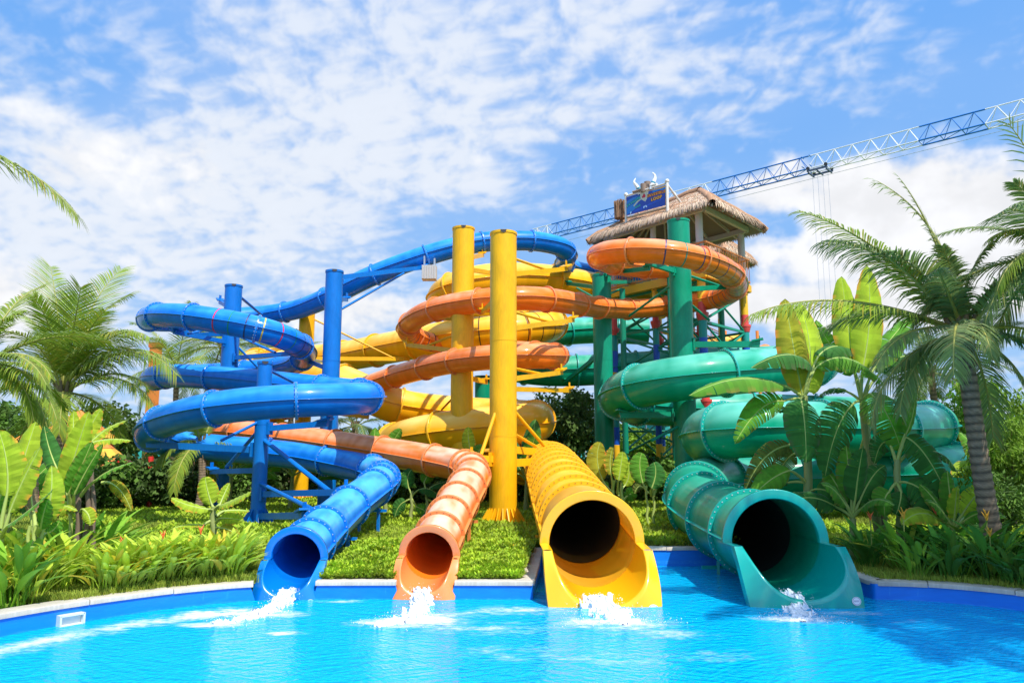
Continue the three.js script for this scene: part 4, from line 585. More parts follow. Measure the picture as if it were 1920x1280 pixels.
// aims a frond from a crown at a target point
function aim(top, px, py, D, bend, seed, opt, m) { const t = P(px, py, D), d = t.clone().sub(top), h = Math.hypot(d.x, d.z), len = d.length() * (1 + bend * bend * 0.05); return { az: Math.atan2(d.x, -d.z), el: Math.atan2(d.y, h) + bend * 0.43, len, bend, seed, opt, m }; }
{
  let c = P(118, 738, 22), foot = onGround(c.x - 0.1, c.z);
  palm('bushy light green coconut palm left of the blue slide, short trunk', foot, c, { n: 8, len: 2.6, turn: 0.8, young: true, lean: 0.05, opt: { leaf: 0.85, count: 64 }, extra: [aim(c, 84, 505, 24, 0.5, 901, { sag: 0.15, lift: 0.1 }), aim(c, 152, 545, 20.2, 0.35, 902, { sag: 0.15, lift: 0.0, leaf: 1.0 }), aim(c, 222, 512, 24.0, 0.6, 903, { sag: 0.2, lift: 0.1 }), aim(c, 245, 560, 23.6, 0.9, 904, { sag: 0.4 }), aim(c, 118, 560, 24, 0.25, 970, { sag: 0.15, lift: 0.0 }), aim(c, 62, 560, 20.4, 0.6, 971, { sag: 0.2, lift: 0.0 }), aim(c, 190, 590, 20.2, 0.6, 972, { sag: 0.25, lift: 0.0 }), aim(c, 290, 650, 20.0, 1.3, 973, { sag: 0.8 }), aim(c, 320, 690, 21.4, 1.4, 974, { sag: 0.9 }), aim(c, 330, 720, 20.6, 1.5, 905, { sag: 0.9 }), aim(c, 265, 640, 21, 1.5, 906, { sag: 0.9 }), aim(c, 20, 590, 22, 1.0, 907, { sag: 0.4 }), aim(c, -20, 690, 21, 1.2, 908, { sag: 0.8 }), aim(c, 300, 790, 21, 1.4, 909, { sag: 0.9 })] }, 31, 0.2, 0.15);
  c = P(-45, 690, 17); palm('coconut palm at the far left with long drooping fronds', onGround(c.x, c.z), c, { n: 13, len: 2.6, turn: 0.2, extra: [aim(c, 40, 590, 17, 1.1, 911, { sag: 0.8 }), aim(c, 95, 720, 16.6, 1.4, 912, { sag: 0.9 }), aim(c, 60, 800, 16.4, 1.3, 913, { sag: 0.9 }), aim(c, 100, 800, 16.2, 1.2, 914, { sag: 0.6 })] }, 32);
  c = P(-290, 268, 10.2); palm('tall palm at the left edge showing only one sunlit frond tip', onGround(c.x, c.z), c, { n: 3, len: 2.2, turn: 3.6, lean: 0.3, extra: [aim(c, 138, 424, 10.2, 0.95, 921, { sag: 0.55, count: 84, width: 0.019, leaf: 0.78, rib: 0.8 }, LM.frondYellow)] }, 33);
  c = P(418, 652, 39); palm('distant palm seen between the upper blue loop and its column', onGround(c.x, c.z), c, { n: 17, len: 3.6, turn: 1.1, mat: LM.frond }, 34);
  c = P(545, 700, 44); palm('distant palm behind the slim yellow column', onGround(c.x, c.z), c, { n: 15, len: 3.6, turn: 0.4, mat: LM.frondDark }, 35);
  c = P(330, 690, 42); palm('distant palm behind the left end of the blue loops', onGround(c.x, c.z), c, { n: 15, len: 3.8, turn: 2.4, mat: LM.frond }, 36);
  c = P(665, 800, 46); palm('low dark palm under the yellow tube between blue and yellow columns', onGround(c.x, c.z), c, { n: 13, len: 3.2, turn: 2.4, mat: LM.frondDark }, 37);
  c = P(375, 835, 24.5); palm('small palm with hanging fronds beside the blue return tube', onGround(c.x, c.z), c, { n: 6, len: 1.9, turn: 0.6, mat: LM.frond, old: LM.frondYellow, extra: [aim(c, 300, 880, 23.2, 1.6, 931, { sag: 0.7 }), aim(c, 325, 930, 23, 1.3, 932, { sag: 0.6 })] }, 38, 0.12, 0.1);
  // right side
  c = P(1806, 630, 13.6); foot = onGround(8.35, -13.7);
  palm('coconut palm with ringed grey trunk right of the green slide', foot, c, { n: 11, len: 2.5, turn: 1.9, mat: LM.frondMid, opt: { leaf: 0.72, count: 70 }, lean: -0.03, extra: [
    aim(c, 1395, 612, 13.0, 0.75, 941, { sag: 0.95, lift: 0.0, leaf: 0.62, count: 70 }, LM.frond), aim(c, 1690, 345, 13.8, 0.35, 942, { sag: 0.35, gap: 0.2, count: 40 }), aim(c, 1640, 352, 14.2, 0.9, 943, { sag: 0.5, gap: 0.25, count: 44 }), aim(c, 1482, 418, 12.6, 0.75, 944, { sag: 0.55, count: 64, leaf: 0.55 }, LM.frond), aim(c, 1540, 470, 13.0, 1.0, 945, { sag: 0.8 }), aim(c, 1650, 700, 12.8, 1.1, 946, { sag: 0.8 }), aim(c, 1700, 790, 13.2, 1.2, 947, { sag: 0.7 }), aim(c, 1930, 520, 13, 1.0, 948, { sag: 0.8 }), aim(c, 1925, 800, 13.2, 1.3, 949, { sag: 0.9 }), aim(c, 1960, 690, 12.9, 1.2, 950, { sag: 0.9 }), aim(c, 1770, 470, 13, 0.9, 951, { sag: 0.6 }), aim(c, 1740, 520, 12.2, 0.9, 952, { sag: 0.7 }), aim(c, 1870, 460, 13.4, 0.8, 953, { sag: 0.5 }), aim(c, 1860, 690, 11.9, 1.5, 954, { sag: 0.9 })] }, 41, 0.165, 0.135);
  c = P(2010, 480, 12.6); palm('coconut palm at the right edge reaching in with sunlit fronds', onGround(c.x + 0.2, c.z), c, { n: 12, len: 2.6, turn: 0.9, mat: LM.frondMid, opt: { leaf: 0.7, count: 70 }, extra: [aim(c, 1850, 465, 12.4, 1.2, 961, { sag: 0.8 }, LM.frondYellow), aim(c, 1905, 350, 12.2, 0.5, 962, { sag: 0.4, gap: 0.2 }), aim(c, 1880, 560, 12.0, 1.3, 963, { sag: 0.9 }, LM.frond), aim(c, 1890, 240, 12.6, 0.4, 964, { sag: 0.3, gap: 0.5, count: 30 }), aim(c, 1860, 640, 12.2, 1.3, 965, { sag: 0.9 })] }, 42);
  c = P(1745, 700, 33); palm('palm standing behind the right end of the green tubes', onGround(c.x, c.z), c, { n: 15, len: 3.4, turn: 0.3, mat: LM.frondDark }, 43);
}
{ // palms that stand outside the view on the right and shade that side
  [['tall palm beside the right pool edge', 10.7, -7.2, 9.4, 9.5, -7.0], ['very tall palm beyond the right bed', 15.2, -16.4, 16.8, 14.4, -16.0], ['leaning tall palm by the right deck', 12.4, -3.4, 11.2, 11.0, -4.6]].forEach(([l, x, z, cx, cy2, cz], k) => palm(l, onGround(x, z), new V3(cx, cy2, cz), { n: 20, len: 3.3, turn: k, mat: LM.frondDark }, 44 + k));
}
// ---------------------------------------------------------------- banana plants
// one leaf: petiole from a to b, blade from b bending over c to d
function bananaLeaf(root, a, b, c, d, w, m, seed, opt = {}) {
  const r = rngOf(seed), N = opt.n ?? 22, cur = new THREE.QuadraticBezierCurve3(b, c, d), pts = cur.getPoints(N), f = new Geo();
  const hint = opt.face || new V3(-0.1, 0.75, 0.65).normalize(), tear = opt.tear ?? 0.35, fold = opt.fold ?? 0.32;
  const fr = pts.map((p, i) => { const t = pts[Math.min(N, i + 1)].clone().sub(pts[Math.max(0, i - 1)]).normalize(), s = t.clone().cross(hint).normalize(), n = s.clone().cross(t).normalize(); return { p, t, s, n }; });
  const prof = t => w * Math.pow(clamp(Math.sin(Math.PI * Math.pow(clamp(0.02 + t * 0.98, 0, 1), 0.72)), 0, 1), 0.55) * (opt.round ? 1 : lerp(1, 0.86, t));
  for (const sd of [-1, 1]) {
    let open = 0;
    for (let i = 0; i < N; i++) {
      const split = r() < tear, droopA = split ? (r() - 0.35) * 0.5 : open, t0 = i / N, t1 = (i + 1) / N, tone = 0.80 + 0.36 * r(), rust = r(), tn = [tone, tone, tone];
      const M2 = 4, row = (fi, t, e) => { const q = fr[fi], W = prof(t) * (1 - (e ? 0.06 * r() : 0)), o = []; for (let k = 0; k <= M2; k++) { const x = k / M2, up = fold * (1 - x * 0.9) * x * W * 1.3 - x * x * W * ((opt.droop ?? 0.25) + Math.max(0, open) * 0.6); o.push(q.p.clone().addScaledVector(q.s, sd * x * W * Math.cos(fold * 0.6)).addScaledVector(q.n, up + 0.012 * Math.sin(fi * 1.9 + k) * x).addScaledVector(q.t, x * W * (opt.sweep ?? 0.16) + (e ? 0 : 0))); } return o; };
      const A = row(i, t0, split), B = row(i + 1, t1, false);
      if (split) { open = droopA; const gap = 0.12 + 0.3 * r(); for (let k = 1; k <= M2; k++) A[k].lerp(B[k], gap * k / M2); }
      f.grid(1, M2, (x, k) => (x ? B[k] : A[k]), (x, k) => { const e = k === 0 ? 1.25 : 1 - 0.05 * k, br = k === M2 && rust > 0.62 ? 1 : 0; return [tn[0] * e * (1 + 1.5 * br), tn[1] * e * (1 - 0.15 * br), tn[2] * e * (1 + br)]; });
    }
  }
  const mesh = f.build('leaf', m, root, worldAt(root));
  part('midrib', opt.rib || LM.petiole, mesh, g => { const ap = new THREE.QuadraticBezierCurve3(a, a.clone().lerp(b, 0.6).add(new V3(0, a.distanceTo(b) * 0.12, 0)), b).getPoints(6); g.tube([...ap, ...pts.slice(1)], i => (i <= 6 ? lerp(0.034, 0.022, i / 6) : lerp(0.02, 0.004, (i - 6) / N)) * (opt.thick ?? 1), 6); });
  return mesh;
}
function bananaPlant(label, D, stems, leaves, seed, group, base) {
  const s0 = stems[0], foot = base || onGround(P(s0[0], s0[1], D).x, -D), root = tag(thing('banana_plant', label, 'banana plant', foot, group), null, null, null, 'thing');
  stems.forEach(([x0, y0, x1, y1, w, m]) => part('stem', m || LM.stem, root, g => { const b = P(x1, y1, D), a = P(x0, y0, D); a.y = Math.min(a.y, ground(a.x, a.z)) - 0.05; g.tube([0, 1, 2, 3, 4, 5, 6, 7, 8].map(i => a.clone().lerp(b, i / 8).add(new V3(0.02 * Math.sin(i * 1.7), 0, 0))), i => lerp(w, w * 0.6, i / 8) * (1 + 0.05 * (i % 2)), 10); }));
  leaves.forEach(([ax, ay, bx, by, cx, cy2, dx, dy, w, m, opt = {}], k) => { const z = opt.dz || [0, 0, 0, 0]; bananaLeaf(root, P(ax, ay, D + z[0]), P(bx, by, D + z[1]), P(cx, cy2, D + z[2]), P(dx, dy, D + z[3]), w, m, seed * 50 + k, opt); });
  return root;
}
const FRONT = new V3(0.1, 0.25, 1).normalize(), FLAT = new V3(0, 1, 0.35).normalize(), SIDE = new V3(0.75, 0.3, 0.6).normalize(), SIDEL = new V3(-0.75, 0.3, 0.6).normalize();
bananaPlant('banana plant with torn drooping leaves nearest the green mouth', 15.6, [[1520, 1010, 1508, 742, 0.10], [1528, 1010, 1512, 900, 0.09]], [
  [1508, 745, 1504, 738, 1486, 640, 1472, 560, 0.36, LM.yellow, { face: FRONT, tear: 0.02, dz: [0, 0, 0.1, 0.2], round: 1, fold: 0.5 }],
  [1508, 745, 1515, 735, 1530, 650, 1500, 568, 0.36, LM.lime, { face: FRONT, tear: 0.05, dz: [0, 0, 0.5, 0.9], round: 1 }],
  [1506, 745, 1466, 722, 1385, 690, 1292, 742, 0.40, LM.mid, { face: FLAT, tear: 0.08, dz: [0, -0.2, -0.5, -0.7], droop: 0.5 }],
  [1506, 748, 1470, 752, 1425, 745, 1378, 832, 0.29, LM.mid, { face: FRONT, tear: 0.6, dz: [0, -0.1, -0.3, -0.5] }],
  [1508, 745, 1502, 748, 1512, 790, 1512, 868, 0.39, LM.deep, { face: FRONT, tear: 0.3, dz: [0, -0.5, -0.9, -0.9], round: 1 }],
  [1508, 742, 1520, 690, 1490, 640, 1408, 690, 0.37, LM.deep, { face: FLAT, tear: 0.1, dz: [0, 0, -0.3, -0.4], droop: 0.6 }],
  [1508, 742, 1530, 690, 1585, 640, 1660, 722, 0.37, LM.mid, { face: FLAT, tear: 0.45, dz: [0, 0.1, 0.2, 0], droop: 0.55 }],
  [1508, 742, 1535, 668, 1565, 630, 1625, 668, 0.33, LM.deep, { face: FLAT, tear: 0.3, dz: [0, 0.2, 0.5, 0.6], droop: 0.5 }],
  [1510, 800, 1480, 835, 1430, 840, 1398, 918, 0.22, LM.olive, { face: FRONT, tear: 0.75, dz: [0, -0.2, -0.3, -0.4], rib: LM.petiole }],
  [1512, 905, 1480, 882, 1440, 895, 1410, 934, 0.26, LM.mid, { face: FRONT, tear: 0.05, dz: [0, -0.3, -0.5, -0.6] }],
  [1515, 925, 1532, 917, 1565, 915, 1595, 962, 0.29, LM.deep, { face: FRONT, tear: 0.05, dz: [0, -0.2, -0.4, -0.5], round: 1 }],
  [1512, 905, 1478, 905, 1440, 900, 1400, 920, 0.22, LM.deep, { face: FLAT, tear: 0.1, dz: [0, 0.1, 0.2, 0.3] }],
  [1508, 760, 1478, 772, 1440, 745, 1395, 770, 0.22, LM.deep, { face: FLAT, tear: 0.6, dz: [0, 0.2, 0.5, 0.6] }],
  [1515, 860, 1490, 850, 1470, 860, 1450, 905, 0.24, LM.olive, { face: FRONT, tear: 0.5, dz: [0, 0.3, 0.5, 0.6] }]], 61);
bananaPlant('tallest banana plant with two bright upright leaves and brown stem', 15.9, [[1652, 990, 1618, 752, 0.12], [1660, 1000, 1640, 900, 0.14, LM.stemBrown]], [
  [1615, 750, 1600, 690, 1590, 600, 1578, 518, 0.36, LM.lime, { face: FRONT, tear: 0.02, dz: [0, 0.1, 0.2, 0.3], round: 1, fold: 0.7 }],
  [1615, 750, 1618, 690, 1640, 590, 1626, 498, 0.36, LM.lime, { face: FRONT, tear: 0.03, dz: [0, 0, 0.1, 0.2], round: 1, fold: 0.45 }],
  [1615, 752, 1600, 758, 1565, 790, 1548, 892, 0.40, LM.deep, { face: FRONT, tear: 0.45, dz: [0, -0.3, -0.6, -0.8], round: 1 }],
  [1618, 750, 1632, 738, 1665, 760, 1692, 848, 0.46, LM.mid, { face: FRONT, tear: 0.5, dz: [0, -0.3, -0.7, -0.9], round: 1 }],
  [1618, 750, 1640, 690, 1660, 640, 1712, 590, 0.37, LM.mid, { face: FLAT, tear: 0.2, dz: [0, 0.1, 0.4, 0.6] }],
  [1618, 750, 1650, 700, 1700, 640, 1745, 690, 0.35, LM.deep, { face: FLAT, tear: 0.4, dz: [0, 0.2, 0.4, 0.5], droop: 0.5 }],
  [1615, 752, 1590, 735, 1560, 720, 1535, 745, 0.22, LM.deep, { face: FLAT, tear: 0.5, dz: [0, 0.2, 0.4, 0.5] }],
  [1620, 760, 1605, 700, 1560, 660, 1530, 600, 0.31, LM.mid, { face: FRONT, tear: 0.15, dz: [0, 0.4, 0.7, 0.9] }],
  [1630, 800, 1612, 850, 1600, 880, 1615, 935, 0.24, LM.deep, { face: FRONT, tear: 0.4, dz: [0, 0.3, 0.4, 0.4] }]], 62);
bananaPlant('banana plant with long ragged leaf bending right beside the palm trunk', 14.9, [[1690, 1000, 1682, 862, 0.09]], [
  [1684, 862, 1698, 815, 1720, 770, 1716, 716, 0.27, LM.mid, { face: SIDE, tear: 0.0, dz: [0, 0, 0, 0], round: 1 }],
  [1684, 862, 1700, 820, 1745, 840, 1800, 985, 0.33, LM.deep, { face: FRONT, tear: 0.55, dz: [0, -0.1, -0.3, -0.5] }],
  [1684, 870, 1704, 850, 1770, 830, 1795, 885, 0.24, LM.deep, { face: FLAT, tear: 0.4, dz: [0, 0.1, 0.3, 0.3], droop: 0.5 }],
  [1684, 905, 1702, 905, 1745, 915, 1772, 985, 0.33, LM.deep, { face: FRONT, tear: 0.05, dz: [0, -0.2, -0.5, -0.6], round: 1 }],
  [1682, 905, 1668, 922, 1655, 930, 1660, 968, 0.24, LM.mid, { face: FRONT, tear: 0.05, dz: [0, -0.2, -0.3, -0.4], round: 1 }],
  [1682, 905, 1690, 922, 1690, 945, 1680, 965, 0.22, LM.deep, { face: FRONT, tear: 0.05, dz: [0, -0.2, -0.3, -0.3], round: 1 }],
  [1682, 870, 1668, 830, 1650, 820, 1640, 870, 0.22, LM.deep, { face: FRONT, tear: 0.4, dz: [0, 0.2, 0.4, 0.4] }]], 63);
// left side
bananaPlant('large bright banana clump at the far left above the coping', 11.7, [[62, 1105, 66, 985, 0.05, LM.petiole], [74, 1108, 80, 985, 0.04, LM.petiole], [52, 1105, 54, 985, 0.04, LM.petiole], [-10, 1110, 0, 1000, 0.06]], [
  [0, 990, 12, 930, 20, 870, -4, 806, 0.26, LM.lime, { face: FRONT, tear: 0.05, round: 1 }],
  [-4, 1040, 18, 960, 40, 900, 76, 836, 0.27, LM.lime, { face: new V3(-0.5, 0.4, 0.8).normalize(), tear: 0.06, round: 1 }],
  [68, 1000, 82, 972, 100, 940, 96, 872, 0.19, LM.lime, { face: FRONT, tear: 0.02, round: 1, dz: [0, -0.2, -0.3, -0.2] }],
  [0, 1010, 16, 985, 60, 955, 98, 918, 0.13, LM.mid, { face: new V3(-0.5, 0.75, 0.4).normalize(), tear: 0.02, dz: [0, -0.3, -0.5, -0.5] }],
  [70, 1000, 76, 990, 80, 960, 90, 935, 0.14, LM.mid, { face: FRONT, tear: 0.0, dz: [0, -0.2, -0.4, -0.5], round: 1 }],
  [60, 1040, 68, 1028, 52, 1020, 22, 1040, 0.09, LM.mid, { face: FLAT, tear: 0.0, dz: [0, -0.2, -0.4, -0.5] }],
  [72, 1010, 84, 1000, 100, 1000, 112, 975, 0.13, LM.mid, { face: FRONT, tear: 0.02, dz: [0, 0.1, 0.2, 0.2] }],
  [66, 1000, 62, 960, 50, 915, 68, 860, 0.14, LM.dry, { face: SIDE, tear: 0.7, dz: [0, 0.3, 0.5, 0.5] }],
  [64, 1010, 56, 960, 40, 930, 48, 895, 0.15, LM.deep, { face: FRONT, tear: 0.1, dz: [0, 0.4, 0.7, 0.8] }],
  [-8, 1040, -10, 960, 0, 920, 28, 870, 0.20, LM.mid, { face: SIDE, tear: 0.1, dz: [0, 0.3, 0.5, 0.6] }]], 64);
bananaPlant('tall upright banana clump behind the bright clump, below the short palm', 13.6, [[150, 1010, 148, 905, 0.07, LM.stemBrown], [138, 1005, 130, 915, 0.04, LM.petiole], [165, 1000, 168, 880, 0.06, LM.stemBrown], [184, 980, 172, 850, 0.05, LM.stemBrown]], [
  [132, 960, 122, 915, 140, 850, 166, 770, 0.22, LM.lime, { face: new V3(0.5, 0.3, 0.8).normalize(), tear: 0.05, round: 1 }],
  [134, 960, 128, 925, 150, 880, 172, 828, 0.17, LM.mid, { face: new V3(0.6, 0.3, 0.7).normalize(), tear: 0.02, round: 1, dz: [0, -0.2, -0.3, -0.3] }],
  [136, 960, 138, 928, 160, 880, 192, 832, 0.13, LM.mid, { face: new V3(0.7, 0.3, 0.6).normalize(), tear: 0.02, dz: [0, -0.3, -0.4, -0.4] }],
  [130, 940, 112, 890, 90, 850, 82, 798, 0.17, LM.deep, { face: FRONT, tear: 0.1, dz: [0, 0.3, 0.5, 0.5], round: 1 }],
  [150, 900, 150, 850, 165, 800, 190, 765, 0.19, LM.lime, { face: FRONT, tear: 0.1, dz: [0, 0.4, 0.6, 0.6] }],
  [150, 900, 140, 850, 135, 810, 138, 768, 0.15, LM.lime, { face: FRONT, tear: 0.1, dz: [0, 0.5, 0.8, 0.8] }],
  [155, 880, 165, 835, 195, 800, 238, 788, 0.17, LM.lime, { face: FLAT, tear: 0.25, dz: [0, 0.2, 0.4, 0.4] }],
  [156, 880, 172, 830, 205, 820, 246, 826, 0.15, LM.lime, { face: FLAT, tear: 0.3, dz: [0, 0.1, 0.2, 0.2], droop: 0.4 }],
  [150, 930, 180, 900, 200, 880, 250, 866, 0.13, LM.mid, { face: FLAT, tear: 0.3, dz: [0, -0.2, -0.2, -0.2] }],
  [150, 960, 156, 955, 170, 965, 168, 985, 0.13, LM.lime, { face: FRONT, tear: 0.0, dz: [0, -0.2, -0.3, -0.3] }],
  [130, 960, 120, 950, 118, 945, 145, 958, 0.10, LM.lime, { face: FLAT, tear: 0.0, dz: [0, -0.2, -0.3, -0.3] }],
  [190, 905, 205, 905, 230, 915, 246, 958, 0.12, LM.yellow, { face: FRONT, tear: 0.4, dz: [0, 0, 0.1, 0.1] }]], 65);
bananaPlant('young lime banana plant alone on the lawn before the short blue column', 15.2, [[398, 1040, 400, 950, 0.075]], [
  [400, 955, 396, 945, 386, 915, 384, 893, 0.20, LM.lime, { face: FRONT, tear: 0.02, round: 1 }],
  [398, 958, 390, 955, 350, 950, 320, 933, 0.15, LM.lime, { face: new V3(-0.2, 0.8, 0.6).normalize(), tear: 0.02, round: 1, dz: [0, -0.2, -0.4, -0.5] }],
  [402, 956, 412, 948, 440, 940, 471, 922, 0.14, LM.lime, { face: new V3(0.2, 0.8, 0.6).normalize(), tear: 0.04, round: 1, dz: [0, -0.2, -0.4, -0.5] }],
  [402, 956, 412, 945, 420, 925, 430, 905, 0.12, LM.lime, { face: SIDE, tear: 0.0, dz: [0, 0.1, 0.2, 0.3] }],
  [398, 975, 380, 985, 350, 980, 320, 992, 0.10, LM.lime, { face: FLAT, tear: 0.0, dz: [0, -0.1, -0.3, -0.4] }],
  [404, 980, 412, 972, 430, 970, 456, 976, 0.12, LM.lime, { face: FRONT, tear: 0.0, dz: [0, -0.1, -0.2, -0.3], round: 1 }],
  [404, 990, 412, 990, 430, 990, 448, 1006, 0.11, LM.yellow, { face: FRONT, tear: 0.0, dz: [0, -0.1, -0.2, -0.3], round: 1 }],
  [404, 968, 420, 958, 440, 955, 468, 958, 0.11, LM.lime, { face: FLAT, tear: 0.0, dz: [0, 0.2, 0.3, 0.4] }]], 66);
bananaPlant('yellowish broad leaved clump between the yellow mouth and green columns', 20, [[1150, 960, 1150, 900, 0.06, LM.petiole], [1170, 965, 1165, 905, 0.06, LM.petiole]], [
  [1140, 920, 1130, 900, 1112, 860, 1126, 828, 0.28, LM.yellow, { face: FRONT, tear: 0.05, round: 1 }],
  [1150, 920, 1146, 890, 1140, 860, 1150, 838, 0.22, LM.yellow, { face: SIDE, tear: 0.05, round: 1, dz: [0, -0.2, -0.2, -0.2] }],
  [1158, 925, 1160, 900, 1165, 870, 1168, 846, 0.2, LM.lime, { face: FRONT, tear: 0.03, round: 1, dz: [0, -0.3, -0.3, -0.3] }],
  [1160, 930, 1172, 910, 1185, 890, 1176, 866, 0.2, LM.lime, { face: FRONT, tear: 0.03, round: 1, dz: [0, 0.2, 0.2, 0.2] }],
  [1145, 920, 1130, 905, 1110, 895, 1098, 892, 0.2, LM.yellow, { face: FRONT, tear: 0.1 }],
  [1168, 940, 1176, 930, 1190, 920, 1176, 935, 0.2, LM.mid, { face: FRONT, tear: 0.05 }],
  [1150, 930, 1140, 915, 1128, 905, 1122, 930, 0.18, LM.mid, { face: FRONT, tear: 0.1 }]], 67);
bananaPlant('broad leaved green plant between the yellow clump and the green tube bend', 19.6, [[1215, 975, 1212, 910, 0.04, LM.petiole], [1225, 975, 1226, 910, 0.04, LM.petiole]], [
  [1212, 920, 1205, 905, 1195, 870, 1204, 848, 0.26, LM.mid, { face: FRONT, tear: 0.03, round: 1 }],
  [1222, 930, 1222, 915, 1235, 885, 1226, 866, 0.26, LM.deep, { face: FRONT, tear: 0.03, round: 1, dz: [0, -0.3, -0.3, -0.3] }],
  [1226, 930, 1236, 905, 1244, 890, 1240, 880, 0.16, LM.mid, { face: FRONT, tear: 0.03, round: 1 }],
  [1216, 925, 1208, 915, 1196, 905, 1190, 925, 0.15, LM.olive, { face: FRONT, tear: 0.2 }]], 68);
bananaPlant('banana plant peeking over the peach coloured tube near the front yellow column', 22.5, [[892, 960, 888, 862, 0.07]], [
  [888, 862, 884, 850, 876, 825, 878, 800, 0.20, LM.lime, { face: FRONT, tear: 0.1, round: 1 }],
  [888, 862, 896, 855, 900, 835, 904, 845, 0.2, LM.mid, { face: FRONT, tear: 0.2 }],
  [888, 864, 870, 860, 850, 850, 862, 862, 0.15, LM.mid, { face: FLAT, tear: 0.2 }]], 69);
bananaPlant('banana plant whose green leaf tips rise above the orange return tube', 24.5, [[722, 960, 722, 850, 0.08]], [
  [722, 860, 728, 845, 740, 820, 752, 804, 0.24, LM.mid, { face: SIDE, tear: 0.05, round: 1 }],
  [722, 860, 700, 840, 690, 822, 676, 830, 0.2, LM.lime, { face: FLAT, tear: 0.05 }],
  [722, 860, 708, 835, 694, 822, 690, 826, 0.16, LM.lime, { face: FRONT, tear: 0.05 }]], 70);
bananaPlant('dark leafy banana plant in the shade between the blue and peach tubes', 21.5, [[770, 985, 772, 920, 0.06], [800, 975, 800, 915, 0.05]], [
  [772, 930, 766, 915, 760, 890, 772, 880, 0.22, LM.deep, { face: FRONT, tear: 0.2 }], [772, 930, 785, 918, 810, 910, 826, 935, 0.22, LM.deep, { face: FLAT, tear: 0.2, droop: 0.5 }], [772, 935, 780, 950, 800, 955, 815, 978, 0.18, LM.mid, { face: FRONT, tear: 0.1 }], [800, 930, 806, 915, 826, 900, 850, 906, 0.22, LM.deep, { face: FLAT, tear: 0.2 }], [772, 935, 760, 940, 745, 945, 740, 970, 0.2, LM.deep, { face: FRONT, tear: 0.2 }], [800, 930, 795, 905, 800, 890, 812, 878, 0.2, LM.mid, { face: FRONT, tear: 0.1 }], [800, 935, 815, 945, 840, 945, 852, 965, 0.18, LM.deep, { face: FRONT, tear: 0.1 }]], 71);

// simple self-arranged banana plants that fill the beds behind
function bananaBush(label, px0, D, h, seed, mats, group) {
  const r = rngOf(seed), c = P(px0, 900, D), foot = onGround(c.x, c.z), root = tag(thing('banana_plant', label, 'banana plant', foot, group), null, null, null, 'thing'), top = foot.clone().add(new V3(0.05, h * 0.5, 0));
  part('stem', LM.stem, root, g => g.tube([0, 1, 2, 3, 4].map(i => foot.clone().add(new V3(0, -0.05, 0)).lerp(top, i / 4)), i => 0.09 - i * 0.008, 9));
  for (let k = 0; k < 9; k++) { const a = k * 2.4 + r(), e = lerp(1.35, 0.35, k / 9), L = h * (0.5 + 0.25 * r()), d = new V3(Math.sin(a) * Math.cos(e), Math.sin(e), -Math.cos(a) * Math.cos(e)), b = top.clone().addScaledVector(d, L * 0.3), m = b.clone().addScaledVector(d, L * 0.55), t = m.clone().add(new V3(d.x * L * 0.5, lerp(L * 0.4, -L * 0.45, k / 8), d.z * L * 0.5)); bananaLeaf(root, top, b, m, t, L * 0.22, mats[k % mats.length], seed * 31 + k, { face: new V3(0.1, 0.7, 0.7).normalize(), tear: 0.3 * r(), n: 16, droop: 0.35 }); }
}
[['low banana plant behind the heliconias right of the green mouth', 1590, 14.9, 1.7, [LM.mid, LM.deep]], ['low banana plant in front of the grey palm trunk', 1775, 14.2, 1.4, [LM.mid, LM.lime]], ['banana plant at the back of the right lawn', 1870, 20, 2.3, [LM.mid, LM.lime]],
  ['banana plant at the left lawn edge below the return tube', 430, 27, 2.4, [LM.mid, LM.lime]], ['banana plant between the short and the slim columns', 545, 26, 2.4, [LM.deep, LM.mid]], ['banana plant tucked behind the bright corner clump', 15, 14.5, 1.9, [LM.lime, LM.mid]], ['banana plant in the shade behind the front yellow column', 985, 25, 2.2, [LM.deep, LM.mid]], ['banana plant behind the orange run near the blue bend', 690, 24, 2.0, [LM.mid, LM.deep]]].forEach(([l, x, D, h, m], k) => bananaBush(l, x, D, h, 200 + k, m));
